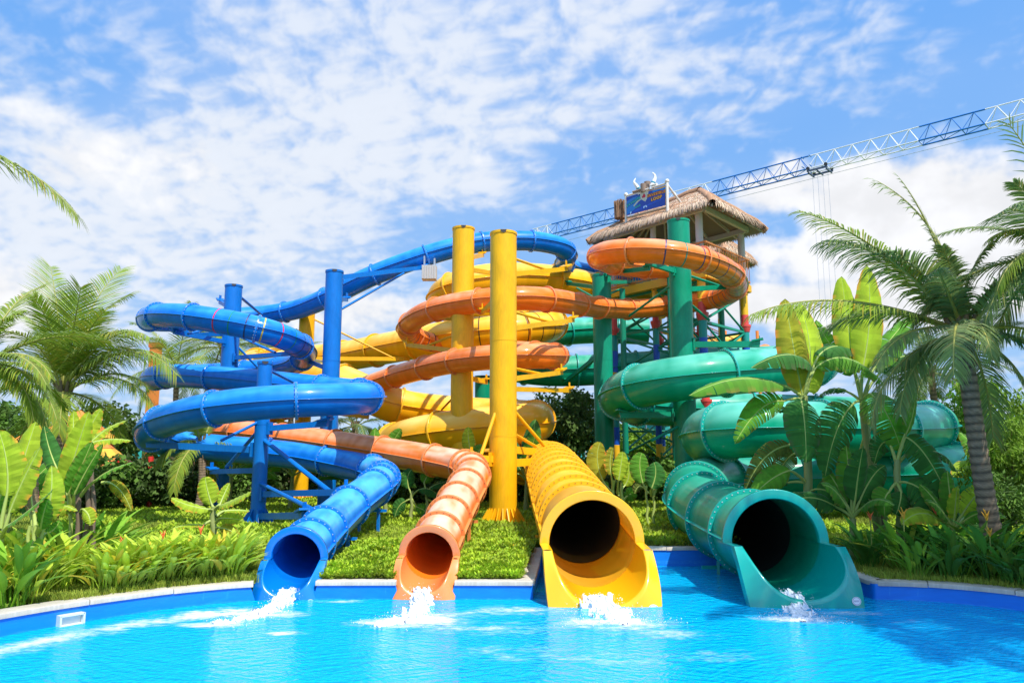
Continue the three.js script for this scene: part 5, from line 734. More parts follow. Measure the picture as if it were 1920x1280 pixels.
// ---------------------------------------------------------------- planted beds, lawn, background greenery
const BM = { lime: leafMat(0.46, 0.60, 0.055, 0.44), dark: leafMat(0.085, 0.27, 0.028, 0.38), mid: leafMat(0.20, 0.40, 0.03, 0.40), flower: mat(0.75, 0.14, 0.03, 0.6), flowerYellow: mat(0.75, 0.38, 0.03, 0.6), stalk: mat(0.25, 0.30, 0.06, 0.7) };
function clumpGeo(seed, h, n, spread) {
  const r = rngOf(seed), g = new Geo();
  for (let k = 0; k < n; k++) {
    const a = r() * 6.28, q = Math.sqrt(r()) * spread, root = new V3(Math.cos(a) * q, 0, Math.sin(a) * q), lean = 0.12 + 0.62 * Math.pow(r(), 1.4), b = a + (r() - 0.5) * 1.6, dir = new V3(Math.cos(b) * lean, 1, Math.sin(b) * lean).normalize();
    const stemL = h * (0.22 + 0.36 * r()), L = h * (0.48 + 0.32 * r()), w = L * (0.075 + 0.035 * r()), bend = 0.5 + 0.9 * r();
    const s0 = root.clone().addScaledVector(dir, stemL), tone = 0.65 + 0.6 * r(), tint = [tone * (r() < 0.15 ? 1.6 : 1), tone, tone];
    const side = dir.clone().cross(UP).normalize(); if (!isFinite(side.x) || side.lengthSq() < 0.1) side.set(1, 0, 0);
    g.tint = [tone * 1.3, tone * 1.25, tone]; g.cyl(root, s0, 0.012, 0.008, 4, false); g.tint = [1, 1, 1];
    let p = s0.clone(), d = dir.clone(); const N = 7, rows = [];
    for (let i = 0; i <= N; i++) { const t = i / N, W = w * Math.pow(Math.sin(Math.PI * clamp(0.04 + 0.94 * Math.pow(t, 0.8), 0, 1)), 0.75), up = side.clone().cross(d).normalize(); rows.push([p.clone().addScaledVector(side, W).addScaledVector(up, W * 0.45), p.clone(), p.clone().addScaledVector(side, -W).addScaledVector(up, W * 0.45)]); d = d.clone().addScaledVector(new V3(Math.cos(b), -0.35, Math.sin(b)), bend * 0.14).normalize(); p = p.clone().addScaledVector(d, L / N); }
    g.grid(N, 2, (i, j) => rows[i][j], (i, j) => j === 1 ? [tint[0] * 1.25, tint[1] * 1.2, tint[2] * 1.1] : tint);
  }
  return g.geometry();
}
const clumps = [0, 1, 2, 3, 4].map(k => clumpGeo(300 + k, 0.78, 26, 0.17));
function flowerPart(root, o, h, m) { part('flower_stalk', BM.stalk, root, g => g.cyl(o.clone(), o.clone().add(new V3(0.03, h, 0)), 0.011, undefined, 5)); part('flower', m, root, g => { const t = o.clone().add(new V3(0.03, h, 0)); for (let k = 0; k < 5; k++) { const a = k * 2.4, d = new V3(Math.cos(a) * 0.06, 0.085 + k * 0.014, Math.sin(a) * 0.06); g.cyl(t.clone().add(new V3(0, k * 0.02 - 0.03, 0)), t.clone().add(d), 0.016, 0.003, 5); } }); }
const protos = new Map();
function clump(x, z, s, m, label, group, flower, k, yOff = 0) {
  const key = label + '|' + (k % 5) + '|' + (flower ? flower.uuid : ''); let o;
  if (protos.has(key)) { o = protos.get(key).clone(); o.name = numbered('heliconia_plant'); scene.add(o); o.userData = { ...o.userData }; }
  else { o = tag(thing('heliconia_plant', label, 'plant', new V3(0, 0, 0), group), null, null, null, 'thing'); const f = new THREE.Mesh(clumps[k % 5], m); f.name = 'foliage'; f.castShadow = f.receiveShadow = true; o.add(f); if (flower) { flowerPart(o, new V3(0.02, 0, 0.05), 0.86, flower); } protos.set(key, o); }
  o.position.set(x, ground(x, z) - 0.02 + yOff, z); o.rotation.y = k * 2.1; o.scale.setScalar(s);
}
{
  const r = rngOf(71); let k = 0;
  const along = (p0, p1, t) => P(lerp(p0[0], p1[0], t), 1000, lerp(p0[1], p1[1], t));
  // left bed beside the coping: two rows from far left to the blue mouth
  const left = [[150, 10.95], [230, 11.7], [300, 12.15], [380, 12.6], [448, 12.75]];
  for (let i = 0; i < 4; i++) for (let j = 0; j < 7; j++) for (const row of [0, 1]) { const o = along(left[i], left[i + 1], (j + r() * 0.7) / 7), zz = o.z - 0.22 - row * 0.36 - r() * 0.15; if (poolDist(o.x, zz) < 0.40 || o.x > -4.5) continue; const fl = r() < 0.05 && row ? BM.flower : r() < 0.04 ? BM.flowerYellow : null; clump(o.x, zz, 0.74 + 0.30 * r(), BM.lime, fl ? 'lime heliconia with an upright orange flower in the left bed' : 'sunlit lime heliconia with lance leaves in the left bed along the coping', fl ? 'flowering heliconias in the left bed' : 'heliconias in the left bed', fl, k++); }
  // near left corner
  for (let j = 0; j < 26; j++) { const o = P(-80 + 215 * r(), 1000, 10.6 + 1.8 * r()), d = poolDist(o.x, o.z); if (d < 0.55) continue; clump(o.x, o.z, 0.8 + 0.4 * r(), r() < 0.6 ? BM.lime : BM.mid, 'taller heliconia in the bright corner bed under the big banana leaves', 'heliconias in the corner bed', null, k++); }
  for (let j = 0; j < 10; j++) { const o = P(110 + 120 * r(), 1000, 14 + 1.4 * r()); clump(o.x, o.z, 0.9 + 0.3 * r(), BM.mid, 'heliconia at the foot of the tall left banana clump', 'heliconias at the left banana clump', null, k++); }
  // right bed
  for (let j = 0; j < 120; j++) { const x = 5.55 + 4.4 * Math.pow(r(), 0.95), z = -10.2 - 4.2 * r(), d = poolDist(x, z); if (d < 0.52 || d > 2.1 || (x < 6.3 && z > -13)) continue; const fl = r() < 0.09 ? (r() < 0.5 ? BM.flower : BM.flowerYellow) : null; clump(x, z, 0.85 + 0.4 * r(), r() < 0.72 ? BM.dark : BM.mid, fl ? 'dark heliconia carrying an orange flower in the right bed' : 'dark green heliconia with glossy lance leaves in the right bed', fl ? 'flowering heliconias in the right bed' : 'heliconias in the right bed', fl, k++); }
}
// ground cover and lawn: nobody could count these
function sprig(seed, n, size, tall) { const r = rngOf(seed), g = new Geo(); for (let k = 0; k < n; k++) { const a = r() * 6.28, e = 0.2 + r() * 0.9, d = new V3(Math.cos(a) * Math.cos(e), Math.sin(e), Math.sin(a) * Math.cos(e)), o = d.clone().multiplyScalar(size * 0.25).add(new V3((r() - 0.5) * size, r() * tall, (r() - 0.5) * size)), s = d.clone().cross(UP).normalize().multiplyScalar(size * 0.26), t = 0.75 + 0.5 * r(); g.quad(o, o.clone().addScaledVector(d, size * 0.4).add(s), o.clone().addScaledVector(d, size * 0.85), o.clone().addScaledVector(d, size * 0.4).sub(s), [t, t, t]); } return g.geometry(); }
function tuft(seed) { const r = rngOf(seed), g = new Geo(); for (let k = 0; k < 9; k++) { const a = r() * 6.28, o = new V3((r() - 0.5) * 0.09, 0, (r() - 0.5) * 0.09), h = 0.05 + 0.06 * r(), d = new V3(Math.cos(a) * 0.5, 1, Math.sin(a) * 0.5).multiplyScalar(h), s = new V3(-Math.sin(a), 0, Math.cos(a)).multiplyScalar(0.006), t = 0.7 + 0.6 * r(); g.quad(o.clone().sub(s), o.clone().add(s), o.clone().add(d).addScaledVector(s, 0.2), o.clone().add(d).addScaledVector(s, -0.2), [t, t, t]); } return g.geometry(); }
const feet = [[-3.63, 0.75], [-1.42, 0.72], [1.3, 0.95], [4.46, 0.95]];
function scatter(name, geo, m, spots, seed) {
  const r = rngOf(seed), im = new THREE.InstancedMesh(geo, m, spots.length), q = new THREE.Object3D(), c = new THREE.Color();
  spots.forEach((s, i) => { q.position.set(s[0], s[1], s[2]); q.rotation.set((r() - 0.5) * 0.3, r() * 6.28, (r() - 0.5) * 0.3); q.scale.setScalar(s[3]); q.updateMatrix(); im.setMatrixAt(i, q.matrix); const t = (s[4] ?? 1) * (0.75 + 0.5 * r()); c.setRGB(t * (0.9 + 0.25 * r()), t, t); im.setColorAt(i, c); });
  im.name = numbered(name); im.castShadow = im.receiveShadow = true; scene.add(im); return tag(im, null, null, null, 'stuff');
}
{
  const r = rngOf(91), cover = [], lawn = [];
  const mound = (x, D) => Math.max(0, 0.20 * Math.exp(-Math.pow((x + 2.5) / 0.85, 2)) + 0.22 * Math.exp(-Math.pow((x + 0.15) / 0.75, 2))) * sstep(12.85, 13.6, D) * sstep(18, 15, D) * clamp(0.75 + 1.2 * fbm2(x * 1.7, D * 1.7, 3), 0.1, 1.5);
  const clear = (x, z) => poolDist(x, z) > 0.2 && feet.every(([fx, w]) => Math.abs(x - fx) > w * 0.62 || z < -17);
  for (let k = 0; k < 42000; k++) { // lush cover between the slides
    const D = 12.9 + 7.5 * Math.pow(r(), 1.3), x = -3.4 + 4.2 * r(); if (!clear(x, -D) || fbm2(x * 2.3, D * 2.3, 3) < -0.34 + 0.2 * r()) continue;
    cover.push([x, ground(x, -D) + mound(x, D) * (0.55 + 0.5 * r()) + 0.02, -D, 0.75 + 0.6 * r(), 0.92 + 0.5 * fbm2(x * 1.1 + 9, D * 1.1, 4)]);
  }
  for (let k = 0; k < 60000; k++) { // wider ground cover under the columns
    const D = 16.2 + 20 * Math.pow(r(), 1.4), x = (r() * 1.5 - 0.78) * D * 0.9; if (!clear(x, -D)) continue;
    const n = fbm2(x * 0.35 + 4, D * 0.35, 3); if (n < -0.12 && D < 22) continue; cover.push([x, ground(x, -D), -D, 1.1 + 0.9 * r() + D * 0.015, 0.85 + 0.3 * n]);
  }
  for (let k = 0; k < 120000; k++) { const D = 11 + 9 * r(), x = r() < 0.75 ? -3.6 - 7 * r() : 5 + 9 * r(); if (!clear(x, -D)) continue; lawn.push([x, ground(x, -D), -D, 0.8 + 0.6 * r(), 0.9 + 0.35 * fbm2(x * 0.6, D * 0.6, 3)]); }
  for (let k = 0; k < 90000; k++) { const D = 16 + 16 * Math.pow(r(), 1.3), x = (r() * 1.6 - 0.85) * D * 0.85; if (!clear(x, -D)) continue; lawn.push([x, ground(x, -D), -D, 1.2 + 0.8 * r(), 0.85 + 0.35 * fbm2(x * 0.6, D * 0.6, 3)]); }
  scatter('ground_cover_plants', sprig(5, 9, 0.075, 0.05), leafMat(0.40, 0.56, 0.030, 0.42), cover, 3);
  scatter('grass', tuft(8), leafMat(0.38, 0.48, 0.06, 0.34), lawn, 4);
  // loose yellow blossoms
  const g = new Geo(); g.ball(new V3(0, 0.02, 0), 0.014, 3); scatter('ground_cover_blossoms', g.geometry(), mat(0.8, 0.5, 0.02, 0.6), cover.filter((c, i) => i < 42000 && i % 170 === 0 && c[2] > -18).map(c => [c[0], c[1] + 0.08, c[2], 1]), 6);
}
// broadleaf trees and shrubs
function crown(root, name, m, c, rad, n, leaf, seed, opt = {}) {
  const r = rngOf(seed), hubs = [], K = opt.hubs ?? 34; while (hubs.length < K) { const v = new V3(r() * 2 - 1, r() * 2 - 1, r() * 2 - 1), l = v.length(); if (l > 1 || l < 0.35) continue; hubs.push({ v: v.multiplyScalar(0.86), s: 0.15 + 0.2 * r(), t: 0.6 + 0.7 * r() }); }
  const g = new Geo();
  for (let k = 0; k < n; k++) {
    const h = hubs[Math.floor(r() * K)]; let q; do { q = new V3(r() * 2 - 1, r() * 2 - 1, r() * 2 - 1); } while (q.lengthSq() > 1);
    const o = h.v.clone().addScaledVector(q, h.s * 1.25).multiply(rad).add(c), d = new V3(r() - 0.5, (opt.hang ?? -0.1) + (r() - 0.5) * 0.8, r() - 0.5).normalize(), s = d.clone().cross(new V3(r() - 0.5, r() - 0.5, r() - 0.5)).normalize(), L = leaf * (0.7 + 0.6 * r()), W = L * (opt.slim ?? 0.3), t = h.t * (0.75 + 0.5 * r());
    const n2 = s.clone().cross(d).multiplyScalar(W * 0.4); g.quad(o, o.clone().addScaledVector(d, L * 0.45).addScaledVector(s, W).add(n2), o.clone().addScaledVector(d, L), o.clone().addScaledVector(d, L * 0.45).addScaledVector(s, -W).add(n2), [t, t, t]);
  }
  const mesh = g.build(name, m, root, worldAt(root)); return { mesh, hubs };
}
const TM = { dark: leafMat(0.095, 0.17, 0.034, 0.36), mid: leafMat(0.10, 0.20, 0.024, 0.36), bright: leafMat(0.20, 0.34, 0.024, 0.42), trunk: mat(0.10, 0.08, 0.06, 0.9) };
function tree(label, px0, py0, D, wpx, hpx, m, n, leaf, seed, opt = {}) {
  const c = P(px0, py0, D), k = D / F, rad = new V3(wpx * k / 2, hpx * k / 2, wpx * k / 2.4), foot = onGround(c.x, c.z), shrub = opt.shrub;
  const root = tag(thing(shrub ? 'shrub' : 'tree', label, shrub ? 'shrub' : 'tree', foot, opt.group), null, null, null, 'thing');
  const { hubs } = crown(root, 'crown', m, c, rad, n, leaf, seed, opt);
  part('trunk', TM.trunk, root, g => {
    const fork = foot.clone().lerp(c, shrub ? 0.3 : 0.55), R = shrub ? 0.05 : 0.05 + rad.y * 0.05; g.tube([0, 1, 2, 3, 4].map(i => foot.clone().add(new V3(0, -0.1, 0)).lerp(fork, i / 4).add(new V3(0.05 * Math.sin(i * 2 + seed), 0, 0))), i => R * (1 - 0.1 * i), 8);
    for (let i = 0; i < 10; i++) { const t = hubs[i].v.clone().multiply(rad).add(c); g.tube([0, 1, 2, 3, 4].map(j => fork.clone().lerp(t, j / 4).add(new V3(0, Math.sin(j / 4 * Math.PI) * rad.y * 0.12, 0))), j => R * 0.5 * (1 - j / 4.6), 6); }
  });
}
tree('dark leafy tree between the yellow coil and the green columns', 1045, 800, 38, 165, 150, TM.dark, 5200, 0.24, 401, { hang: -0.3 });
tree('lower dark tree crown behind the left part of the green columns', 1085, 780, 44, 90, 110, TM.dark, 2600, 0.26, 402);
tree('pale green tree seen through the tower bracing', 1190, 830, 52, 120, 80, TM.bright, 2400, 0.3, 403);
tree('bright bamboo like tree at the right edge behind the palm trunk', 1890, 850, 19, 190, 170, TM.bright, 6500, 0.17, 404, { slim: 0.13, hang: -0.4, hubs: 50 });
tree('feathery shrub right of the grey palm trunk', 1880, 945, 17.5, 150, 110, TM.mid, 3400, 0.15, 405, { slim: 0.16, shrub: true });
tree('tall feathery tree in the gap at the far right', 1850, 780, 26, 160, 170, TM.bright, 3600, 0.22, 406, { slim: 0.15, hang: -0.5 });
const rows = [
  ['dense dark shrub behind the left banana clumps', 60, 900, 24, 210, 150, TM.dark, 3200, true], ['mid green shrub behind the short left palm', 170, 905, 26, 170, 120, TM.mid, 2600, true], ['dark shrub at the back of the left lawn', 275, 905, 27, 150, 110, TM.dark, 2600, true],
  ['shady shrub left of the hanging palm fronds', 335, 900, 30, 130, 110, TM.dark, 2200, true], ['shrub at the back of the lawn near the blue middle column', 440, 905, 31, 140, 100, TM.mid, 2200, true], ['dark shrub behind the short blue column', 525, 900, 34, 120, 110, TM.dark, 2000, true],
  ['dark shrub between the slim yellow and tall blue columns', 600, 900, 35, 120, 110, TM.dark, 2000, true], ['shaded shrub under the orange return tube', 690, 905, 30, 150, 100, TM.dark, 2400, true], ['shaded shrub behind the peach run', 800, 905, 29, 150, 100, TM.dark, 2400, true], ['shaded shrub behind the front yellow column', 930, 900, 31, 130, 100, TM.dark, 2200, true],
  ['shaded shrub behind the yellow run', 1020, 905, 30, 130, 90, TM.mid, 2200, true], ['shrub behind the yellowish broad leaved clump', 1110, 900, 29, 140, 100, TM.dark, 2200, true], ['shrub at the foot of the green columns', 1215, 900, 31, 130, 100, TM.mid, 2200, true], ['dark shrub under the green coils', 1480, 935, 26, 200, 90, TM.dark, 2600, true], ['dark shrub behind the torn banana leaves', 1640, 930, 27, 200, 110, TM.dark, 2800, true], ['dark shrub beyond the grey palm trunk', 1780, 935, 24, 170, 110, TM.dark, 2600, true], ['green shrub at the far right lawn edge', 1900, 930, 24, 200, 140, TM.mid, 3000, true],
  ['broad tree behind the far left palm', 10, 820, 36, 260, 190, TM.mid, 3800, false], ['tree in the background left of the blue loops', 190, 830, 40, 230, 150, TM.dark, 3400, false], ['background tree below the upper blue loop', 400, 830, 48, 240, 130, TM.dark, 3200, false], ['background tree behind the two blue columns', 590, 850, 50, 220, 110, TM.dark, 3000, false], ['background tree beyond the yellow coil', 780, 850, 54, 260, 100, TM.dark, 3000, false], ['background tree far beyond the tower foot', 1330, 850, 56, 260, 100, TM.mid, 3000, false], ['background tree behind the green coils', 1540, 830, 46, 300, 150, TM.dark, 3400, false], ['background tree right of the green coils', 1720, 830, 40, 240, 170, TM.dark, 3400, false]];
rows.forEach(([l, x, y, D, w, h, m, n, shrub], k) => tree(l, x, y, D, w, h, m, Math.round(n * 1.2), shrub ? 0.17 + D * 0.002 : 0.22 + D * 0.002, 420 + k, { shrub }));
// far trees closing the horizon
{
  const r = rngOf(55), g = new Geo();
  for (let k = 0; k < 26000; k++) { const a = (r() - 0.5) * 1.7, D = 66 + 30 * r(), x = Math.tan(a) * D, hgt = 3.2 + 2.2 * (fbm2(x * 0.07, 3, 3) + 0.4), y = 0.5 + hgt * Math.sqrt(r()), o = new V3(x, y, -D), d = new V3(r() - 0.5, r() - 0.6, r() - 0.5).normalize(), s = d.clone().cross(new V3(r() - 0.5, r() - 0.5, r() - 0.5)).normalize(), t = 0.55 + 0.8 * r(); g.quad(o, o.clone().addScaledVector(d, 0.35).addScaledVector(s, 0.2), o.clone().addScaledVector(d, 0.7), o.clone().addScaledVector(d, 0.35).addScaledVector(s, -0.2), [t, t, t]); }
  tag(g.build('far_wood', TM.mid), null, null, null, 'stuff');
}
// ---------------------------------------------------------------- background structures
{
  const net = mat(0.02, 0.32, 0.30, 0.8), net2 = mat(0.03, 0.38, 0.36, 0.8), pole = mat(0.4, 0.42, 0.42, 0.6);
  const fence = (label, x0, x1, z, h, n) => { const root = tag(thing('netting_fence', label, 'fence', new V3((x0 + x1) / 2, 0.4, z)), null, null, null, 'thing'); for (let k = 0; k < n; k++) { const a = lerp(x0, x1, k / n), b = lerp(x0, x1, (k + 1) / n); part('net_panel', k % 2 ? net : net2, root, g => g.grid(6, 6, (i, j) => new V3(lerp(a + 0.06, b - 0.06, j / 6), 0.4 + h * i / 6, z + 0.12 * Math.sin(j * 1.1 + i * 0.8 + k)), (i, j) => { const t = 0.8 + 0.3 * noise2(i * 0.9 + k, j * 0.9); return [t, t, t]; })); part('fence_post', pole, root, g => g.cyl(new V3(a, 0.2, z), new V3(a, 0.6 + h, z), 0.06, undefined, 8)); } for (const y of [0.34, 0.68, 1]) part('fence_rail', pole, root, g => g.cyl(new V3(x0, 0.4 + h * y, z + 0.14), new V3(x1, 0.4 + h * y, z + 0.14), 0.04, undefined, 6)); };
  fence('teal netting fence behind the green tower columns', 1, 22, -60, 4.6, 9); fence('teal netting fence behind the left palms', -42, -16, -52, 4.2, 10);
}
{ // play structures on the left
  const red = mat(0.62, 0.03, 0.02, 0.5), orange2 = mat(0.72, 0.22, 0.03, 0.55), amber = mat(0.78, 0.42, 0.03, 0.55);
  const pavilion = (label, cx, cyTop, D, half, rise, h) => {
    const t = P(cx, cyTop, D), ey = t.y - rise, root = tag(thing('play_pavilion', label, 'pavilion', onGround(t.x, t.z)), null, null, null, 'thing'), gy = ground(t.x, t.z);
    for (let k = 0; k < 4; k++) for (let b = 0; b < 4; b++) { const a0 = k * Math.PI / 2 + 0.5, c = (a, q) => new V3(t.x + Math.cos(a) * half * 1.41 * q, lerp(t.y, ey, q), t.z + Math.sin(a) * half * 1.41 * q); part('roof_band', b % 2 ? amber : orange2, root, g => g.grid(1, 1, (i, j) => c(a0 + j * Math.PI / 2, lerp(0.02, 1, (b + i) / 4)).add(new V3(0, -b * 0.015, 0)))); }
    for (let k = 0; k < 4; k++) { const a = k * Math.PI / 2 + 0.5, p = new V3(t.x + Math.cos(a) * half * 1.15, gy, t.z + Math.sin(a) * half * 1.15); part('post', red, root, g => g.cyl(p, p.clone().setY(ey + 0.15), 0.1, undefined, 10)); part('rail', red, root, g => { const a2 = a + Math.PI / 2, q = new V3(t.x + Math.cos(a2) * half * 1.15, gy, t.z + Math.sin(a2) * half * 1.15); for (const y of [0.5, 1.1]) g.beam(p.clone().setY(gy + y), q.clone().setY(gy + y), 0.08); for (let i = 1; i < 5; i++) { const m = p.clone().lerp(q, i / 5); g.beam(m.clone().setY(gy + 0.2), m.clone().setY(gy + 1.1), 0.05); } }); }
  };
  pavilion('orange and yellow roofed play pavilion behind the tall left banana clump', 190, 822, 28, 1.5, 1.3, 2); pavilion('orange roofed play pavilion half hidden behind the short left palm', 150, 768, 34, 1.4, 1.2, 2); pavilion('yellow and orange roof low behind the far left banana leaves', 45, 812, 30, 1.1, 1.0, 2);
  const climb = (label, cx, D) => { const c = P(cx, 900, D), gy = ground(c.x, c.z), root = tag(thing('climbing_frame', label, 'climbing frame', onGround(c.x, c.z)), null, null, null, 'thing'); for (const x of [-0.6, 0.6]) part('post', red, root, g => g.cyl(new V3(c.x + x, gy, c.z), new V3(c.x + x * 0.9, gy + 1.9, c.z), 0.09, undefined, 10)); part('arch', red, root, g => g.tube([0, 1, 2, 3, 4, 5, 6].map(i => new V3(c.x + lerp(-0.6, 0.6, i / 6), gy + 0.75 + 0.28 * Math.pow((i - 3) / 3, 2), c.z)), () => 0.07, 8)); part('bar', red, root, g => g.beam(new V3(c.x - 0.6, gy + 1.5, c.z), new V3(c.x + 0.6, gy + 1.5, c.z), 0.08)); };
  climb('red climbing frame on the lawn left of the blue return tube', 250, 27); climb('small red climbing frame far behind the short blue column', 448, 40);
  const o = P(292, 652, 46), tw = tag(thing('orange_turret', 'small orange block of a building rising left of the upper blue loop', 'turret', onGround(o.x, o.z)), null, null, null, 'thing');
  part('wall', orange2, tw, g => g.beam(new V3(o.x, ground(o.x, o.z), o.z), o.clone(), 0.5)); part('parapet', mat(0.66, 0.15, 0.03, 0.6), tw, g => g.beam(o.clone(), o.clone().add(new V3(0, 0.3, 0)), 0.6));
  // orange coil of another slide far behind the tower
  const far = tag(thing('distant_slide', 'orange and yellow slide coil far behind the tower legs', 'water slide', onGround(15, -56)), null, null, null, 'thing');
  const coil = (m, cx, cyy, D, rad, turns, drop, r) => part('tube', m, far, g => { const c = P(cx, cyy, D), N = 60; g.tube(Array.from({ length: N + 1 }, (_, i) => { const a = i / N * turns * 6.283; return new V3(c.x + Math.cos(a) * rad, c.y - drop * i / N, c.z + Math.sin(a) * rad); }), () => r, 14); });
  coil(amber, 1335, 640, 56, 2.2, 1.6, 2.6, 0.5); coil(orange2, 1395, 655, 58, 1.6, 1.2, 2.4, 0.42); part('post', orange2, far, g => { for (const x of [1322, 1360, 1398, 1420]) { const p = P(x, 620, 56); g.cyl(new V3(p.x, 0.4, p.z), p, 0.12, undefined, 8); } }).userData.kind = 'stuff';
}
{ // skimmer box on the left pool wall
  const c = PY(160, 1166, 0.05), k = pool.reduce((b, p, i) => Math.hypot(p[0] - c.x, p[1] - c.z) < Math.hypot(pool[b][0] - c.x, pool[b][1] - c.z) ? i : b, 0), a = pool[k - 1], b = pool[k + 1], d = new V3(b[0] - a[0], 0, b[1] - a[1]).normalize(), n = new V3(-d.z, 0, d.x), o = new V3(pool[k][0], 0.06, pool[k][1]); if (poolDist(o.x + n.x * 0.2, o.z + n.z * 0.2) > 0) n.negate();
  const root = thing('pool_skimmer', 'white plastic skimmer weir at the waterline of the left pool wall', 'skimmer', o);
  part('frame', mat(0.66, 0.68, 0.66, 0.5), root, g => { const L = 0.155; for (const y of [-0.07, 0.07]) g.beam(o.clone().addScaledVector(d, -L).addScaledVector(n, 0.05).add(new V3(0, y, 0)), o.clone().addScaledVector(d, L).addScaledVector(n, 0.05).add(new V3(0, y, 0)), 0.1, 0.025); for (const x of [-L, L]) g.beam(o.clone().addScaledVector(d, x).addScaledVector(n, 0.05).add(new V3(0, -0.08, 0)), o.clone().addScaledVector(d, x).addScaledVector(n, 0.05).add(new V3(0, 0.08, 0)), 0.025, 0.1, n); });
  part('flap', mat(0.7, 0.72, 0.7, 0.4), root, g => g.beam(o.clone().addScaledVector(d, -0.14).addScaledVector(n, 0.02).add(new V3(0, -0.01, 0)), o.clone().addScaledVector(d, 0.14).addScaledVector(n, 0.02).add(new V3(0, -0.01, 0)), 0.02, 0.13));
}
// ---------------------------------------------------------------- splashing water and foam
M.foam = mat(0.80, 0.83, 0.85, 0.8);
function splash(label, lip, path, wid, hgt, seed) {   // lip: where the jet leaves the trough; path: points on the water
  const r = rngOf(seed), curve = new THREE.CatmullRomCurve3([lip, ...path.map(([x, y]) => PY(x, y, 0))]), root = thing('splash', label, 'splash', new V3(path[0] ? PY(...path[0], 0).x : lip.x, 0, lip.z));
  const fr = t => { const p = curve.getPoint(t), d = curve.getTangent(t).setY(0).normalize(); return { p, d, s: d.clone().cross(UP) }; };
  part('churned_water', M.foam, root, g => { const N = 150, K = 60; g.grid(N, K, (i, j) => { const t = i / N, x = (j / K - 0.5) * 2, f = fr(t), W = wid * (0.55 + 0.75 * t), rag = fbm2(t * 9 + seed, x * 3.4 + seed * 2, 4, 0.55), fine = fbm2(t * 26 + seed, x * 11, 2, 0.5), cover = 1.05 - Math.abs(x) - t * 0.55 + rag * 0.85, edge = sstep(0.05, 0.5, cover) * sstep(0, 0.05, t), h = hgt * Math.pow(1 - t, 0.9) * (0.45 + 0.7 * rag) + 0.04 * (rag + 0.6 * fine + 0.3); return f.p.addScaledVector(f.s, x * W + 0.06 * fine).add(new V3(0, edge * Math.max(0.004, h + 0.018 * fine) - (1 - edge) * 0.06, 0)); }); });
  part('droplets', M.foam, root, g => { for (let k = 0; k < 900; k++) { const t = Math.pow(r(), 0.9), x = (r() + r() - 1) * 1.9, a = 0.0025 + 0.0085 * Math.pow(r(), 4), f = fr(t), h = hgt * (1.0 - t * 0.7) * (0.2 + 1.1 * r() * r()); g.ball(f.p.clone().addScaledVector(f.s, x * wid * (0.6 + 0.7 * t)).add(new V3(0, h, 0)), a, 2); } }).userData.kind = 'stuff';
}
const lipAt = (sl, x, len) => { const f = sl.end; return f.p.clone().addScaledVector(f.u, -sl.R * 0.9).addScaledVector(f.s, x).addScaledVector(f.t, len); };
splash('white jet of churned water pouring from the blue mouth', lipAt({ ...blue, R: 0.415 }, -0.02, 0.5), [[512, 1142], [462, 1160], [398, 1170]], 0.24, 0.08, 3);
splash('white burst of water below the peach and orange mouth', lipAt({ ...orange, R: 0.405 }, 0.06, 0.45), [[786, 1146], [762, 1160], [708, 1176]], 0.27, 0.08, 5);
splash('white foam spilling from the right half of the yellow mouth', lipAt({ ...yellow, R: 0.72 }, 0.1, 0.75), [[1140, 1146], [1160, 1160], [1178, 1172]], 0.46, 0.08, 8);
splash('thin splash in front of the green mouth', lipAt({ ...green, R: 0.72 }, 0.02, 0.7), [[1492, 1142], [1502, 1154], [1506, 1166]], 0.30, 0.06, 13);
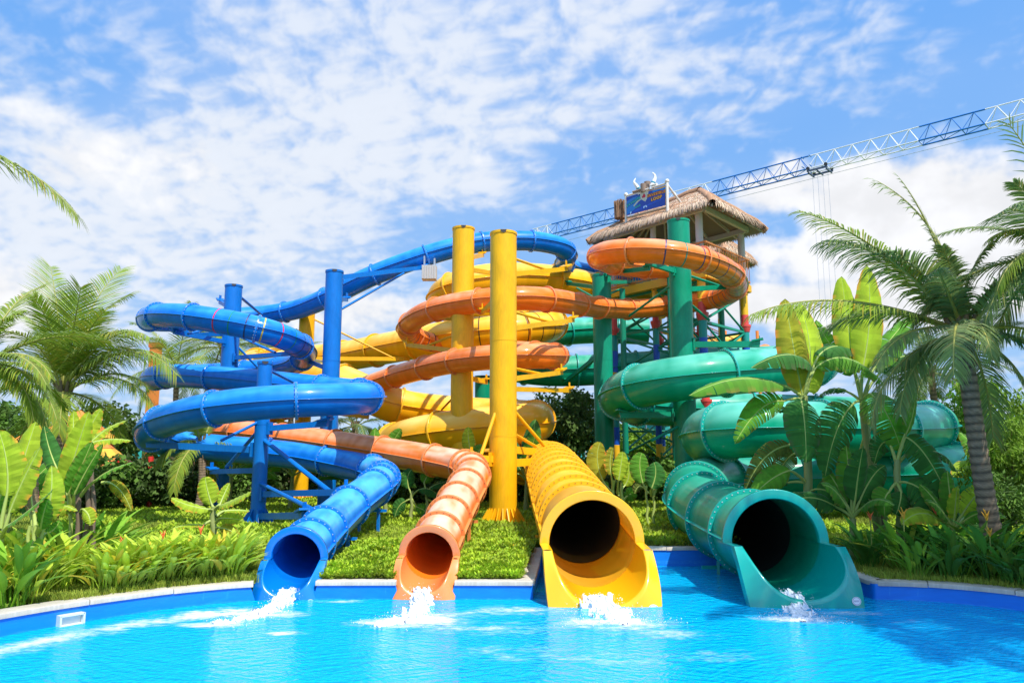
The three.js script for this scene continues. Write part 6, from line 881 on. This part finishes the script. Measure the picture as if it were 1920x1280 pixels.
{ // foam drifting on the surface: along the left wall, in front of the mouths, over the middle
  const X0 = -8, X1 = 10, Z0 = -13, Z1 = -6, W = 2048, H = 1024;
  const at = (x, y) => PY(x, y, 0), spots = [[at(480, 1152), 0.75, 0.35, 0.50], [at(410, 1172), 0.5, 0.25, 0.5], [at(530, 1188), 0.35, 0.15, 0.4], [at(640, 1128), 0.6, 0.2, 0.32], [at(740, 1168), 0.7, 0.32, 0.52], [at(800, 1158), 0.5, 0.3, 0.42], [at(960, 1145), 1.1, 0.4, 0.36], [at(900, 1180), 0.9, 0.5, 0.28], [at(960, 1225), 1.0, 0.6, 0.22], [at(1150, 1168), 0.8, 0.4, 0.48], [at(1250, 1190), 0.8, 0.4, 0.26], [at(1490, 1160), 0.6, 0.32, 0.45], [at(1600, 1150), 0.6, 0.2, 0.3], [at(1360, 1230), 0.7, 0.5, 0.2], [at(1700, 1170), 1.2, 0.5, 0.16], [at(1180, 1240), 0.6, 0.4, 0.2]];
  const a = dataTex(W, H, (i, j) => {
    const x = lerp(X0, X1, i / W), z = lerp(Z0, Z1, j / H); let m = 0;
    for (const [c, rx, rz, k] of spots) { const q = ((x - c.x) / rx) ** 2 + ((z - c.z) / rz) ** 2; if (q < 6) m += k * Math.exp(-q); }
    if (x < -1.5 && z > -12.7) { const d = -poolDistFast(x, z); m += 0.36 * Math.exp(-Math.pow((d - 0.75) / 0.42, 2)) * sstep(-3.2, -4.6, x); }
    const n = fbm2(x * 2.2 + z * 0.5, z * 4.5, 5, 0.62), f2 = fbm2(x * 9, z * 13 + 7, 3, 0.6);
    const v = 0.92 * sstep(0.13, 0.68, m + (n * 0.75 + f2 * 0.4) * (0.15 + m)); return [v, v, v];
  });
  a.wrapS = a.wrapT = THREE.ClampToEdgeWrapping;
  function poolDistFast(x, z) { let d = 1e9; for (let i = 1; i < pool.length; i++) { const [ax, az] = pool[i - 1], [bx, bz] = pool[i]; if (bx > 0.5 && ax > 0.5) continue; const ex = bx - ax, ez = bz - az, t = clamp(((x - ax) * ex + (z - az) * ez) / (ex * ex + ez * ez), 0, 1); d = Math.min(d, Math.hypot(x - ax - ex * t, z - az - ez * t)); } const inside = poolDist(x, z) < 0; return inside ? -d : 9; }
  const g = new Geo(), fm = mat(0.80, 0.90, 0.95, 0.7, { alphaMap: a, transparent: true, bumpMap: a, bumpScale: 0.01 });
  g.grid(70, 180, (i, j) => { let x = lerp(X0, X1, j / 180), z = lerp(Z0, Z1, i / 70); return new V3(x, 0.006, z); }, null, (i, j) => [j / 180, i / 70]);
  // keep the sheet inside the pool
  const keep = []; for (let k = 0; k < g.i.length; k += 3) { if ([0, 1, 2].every(q => { const v = g.i[k + q] * 3; return poolDist(g.p[v], g.p[v + 2]) < -0.02; })) keep.push(g.i[k], g.i[k + 1], g.i[k + 2]); } g.i = keep;
  tag(g.build('foam', fm), null, null, null, 'stuff');
}
scene.updateMatrixWorld(true);
renderer.render(scene, camera);
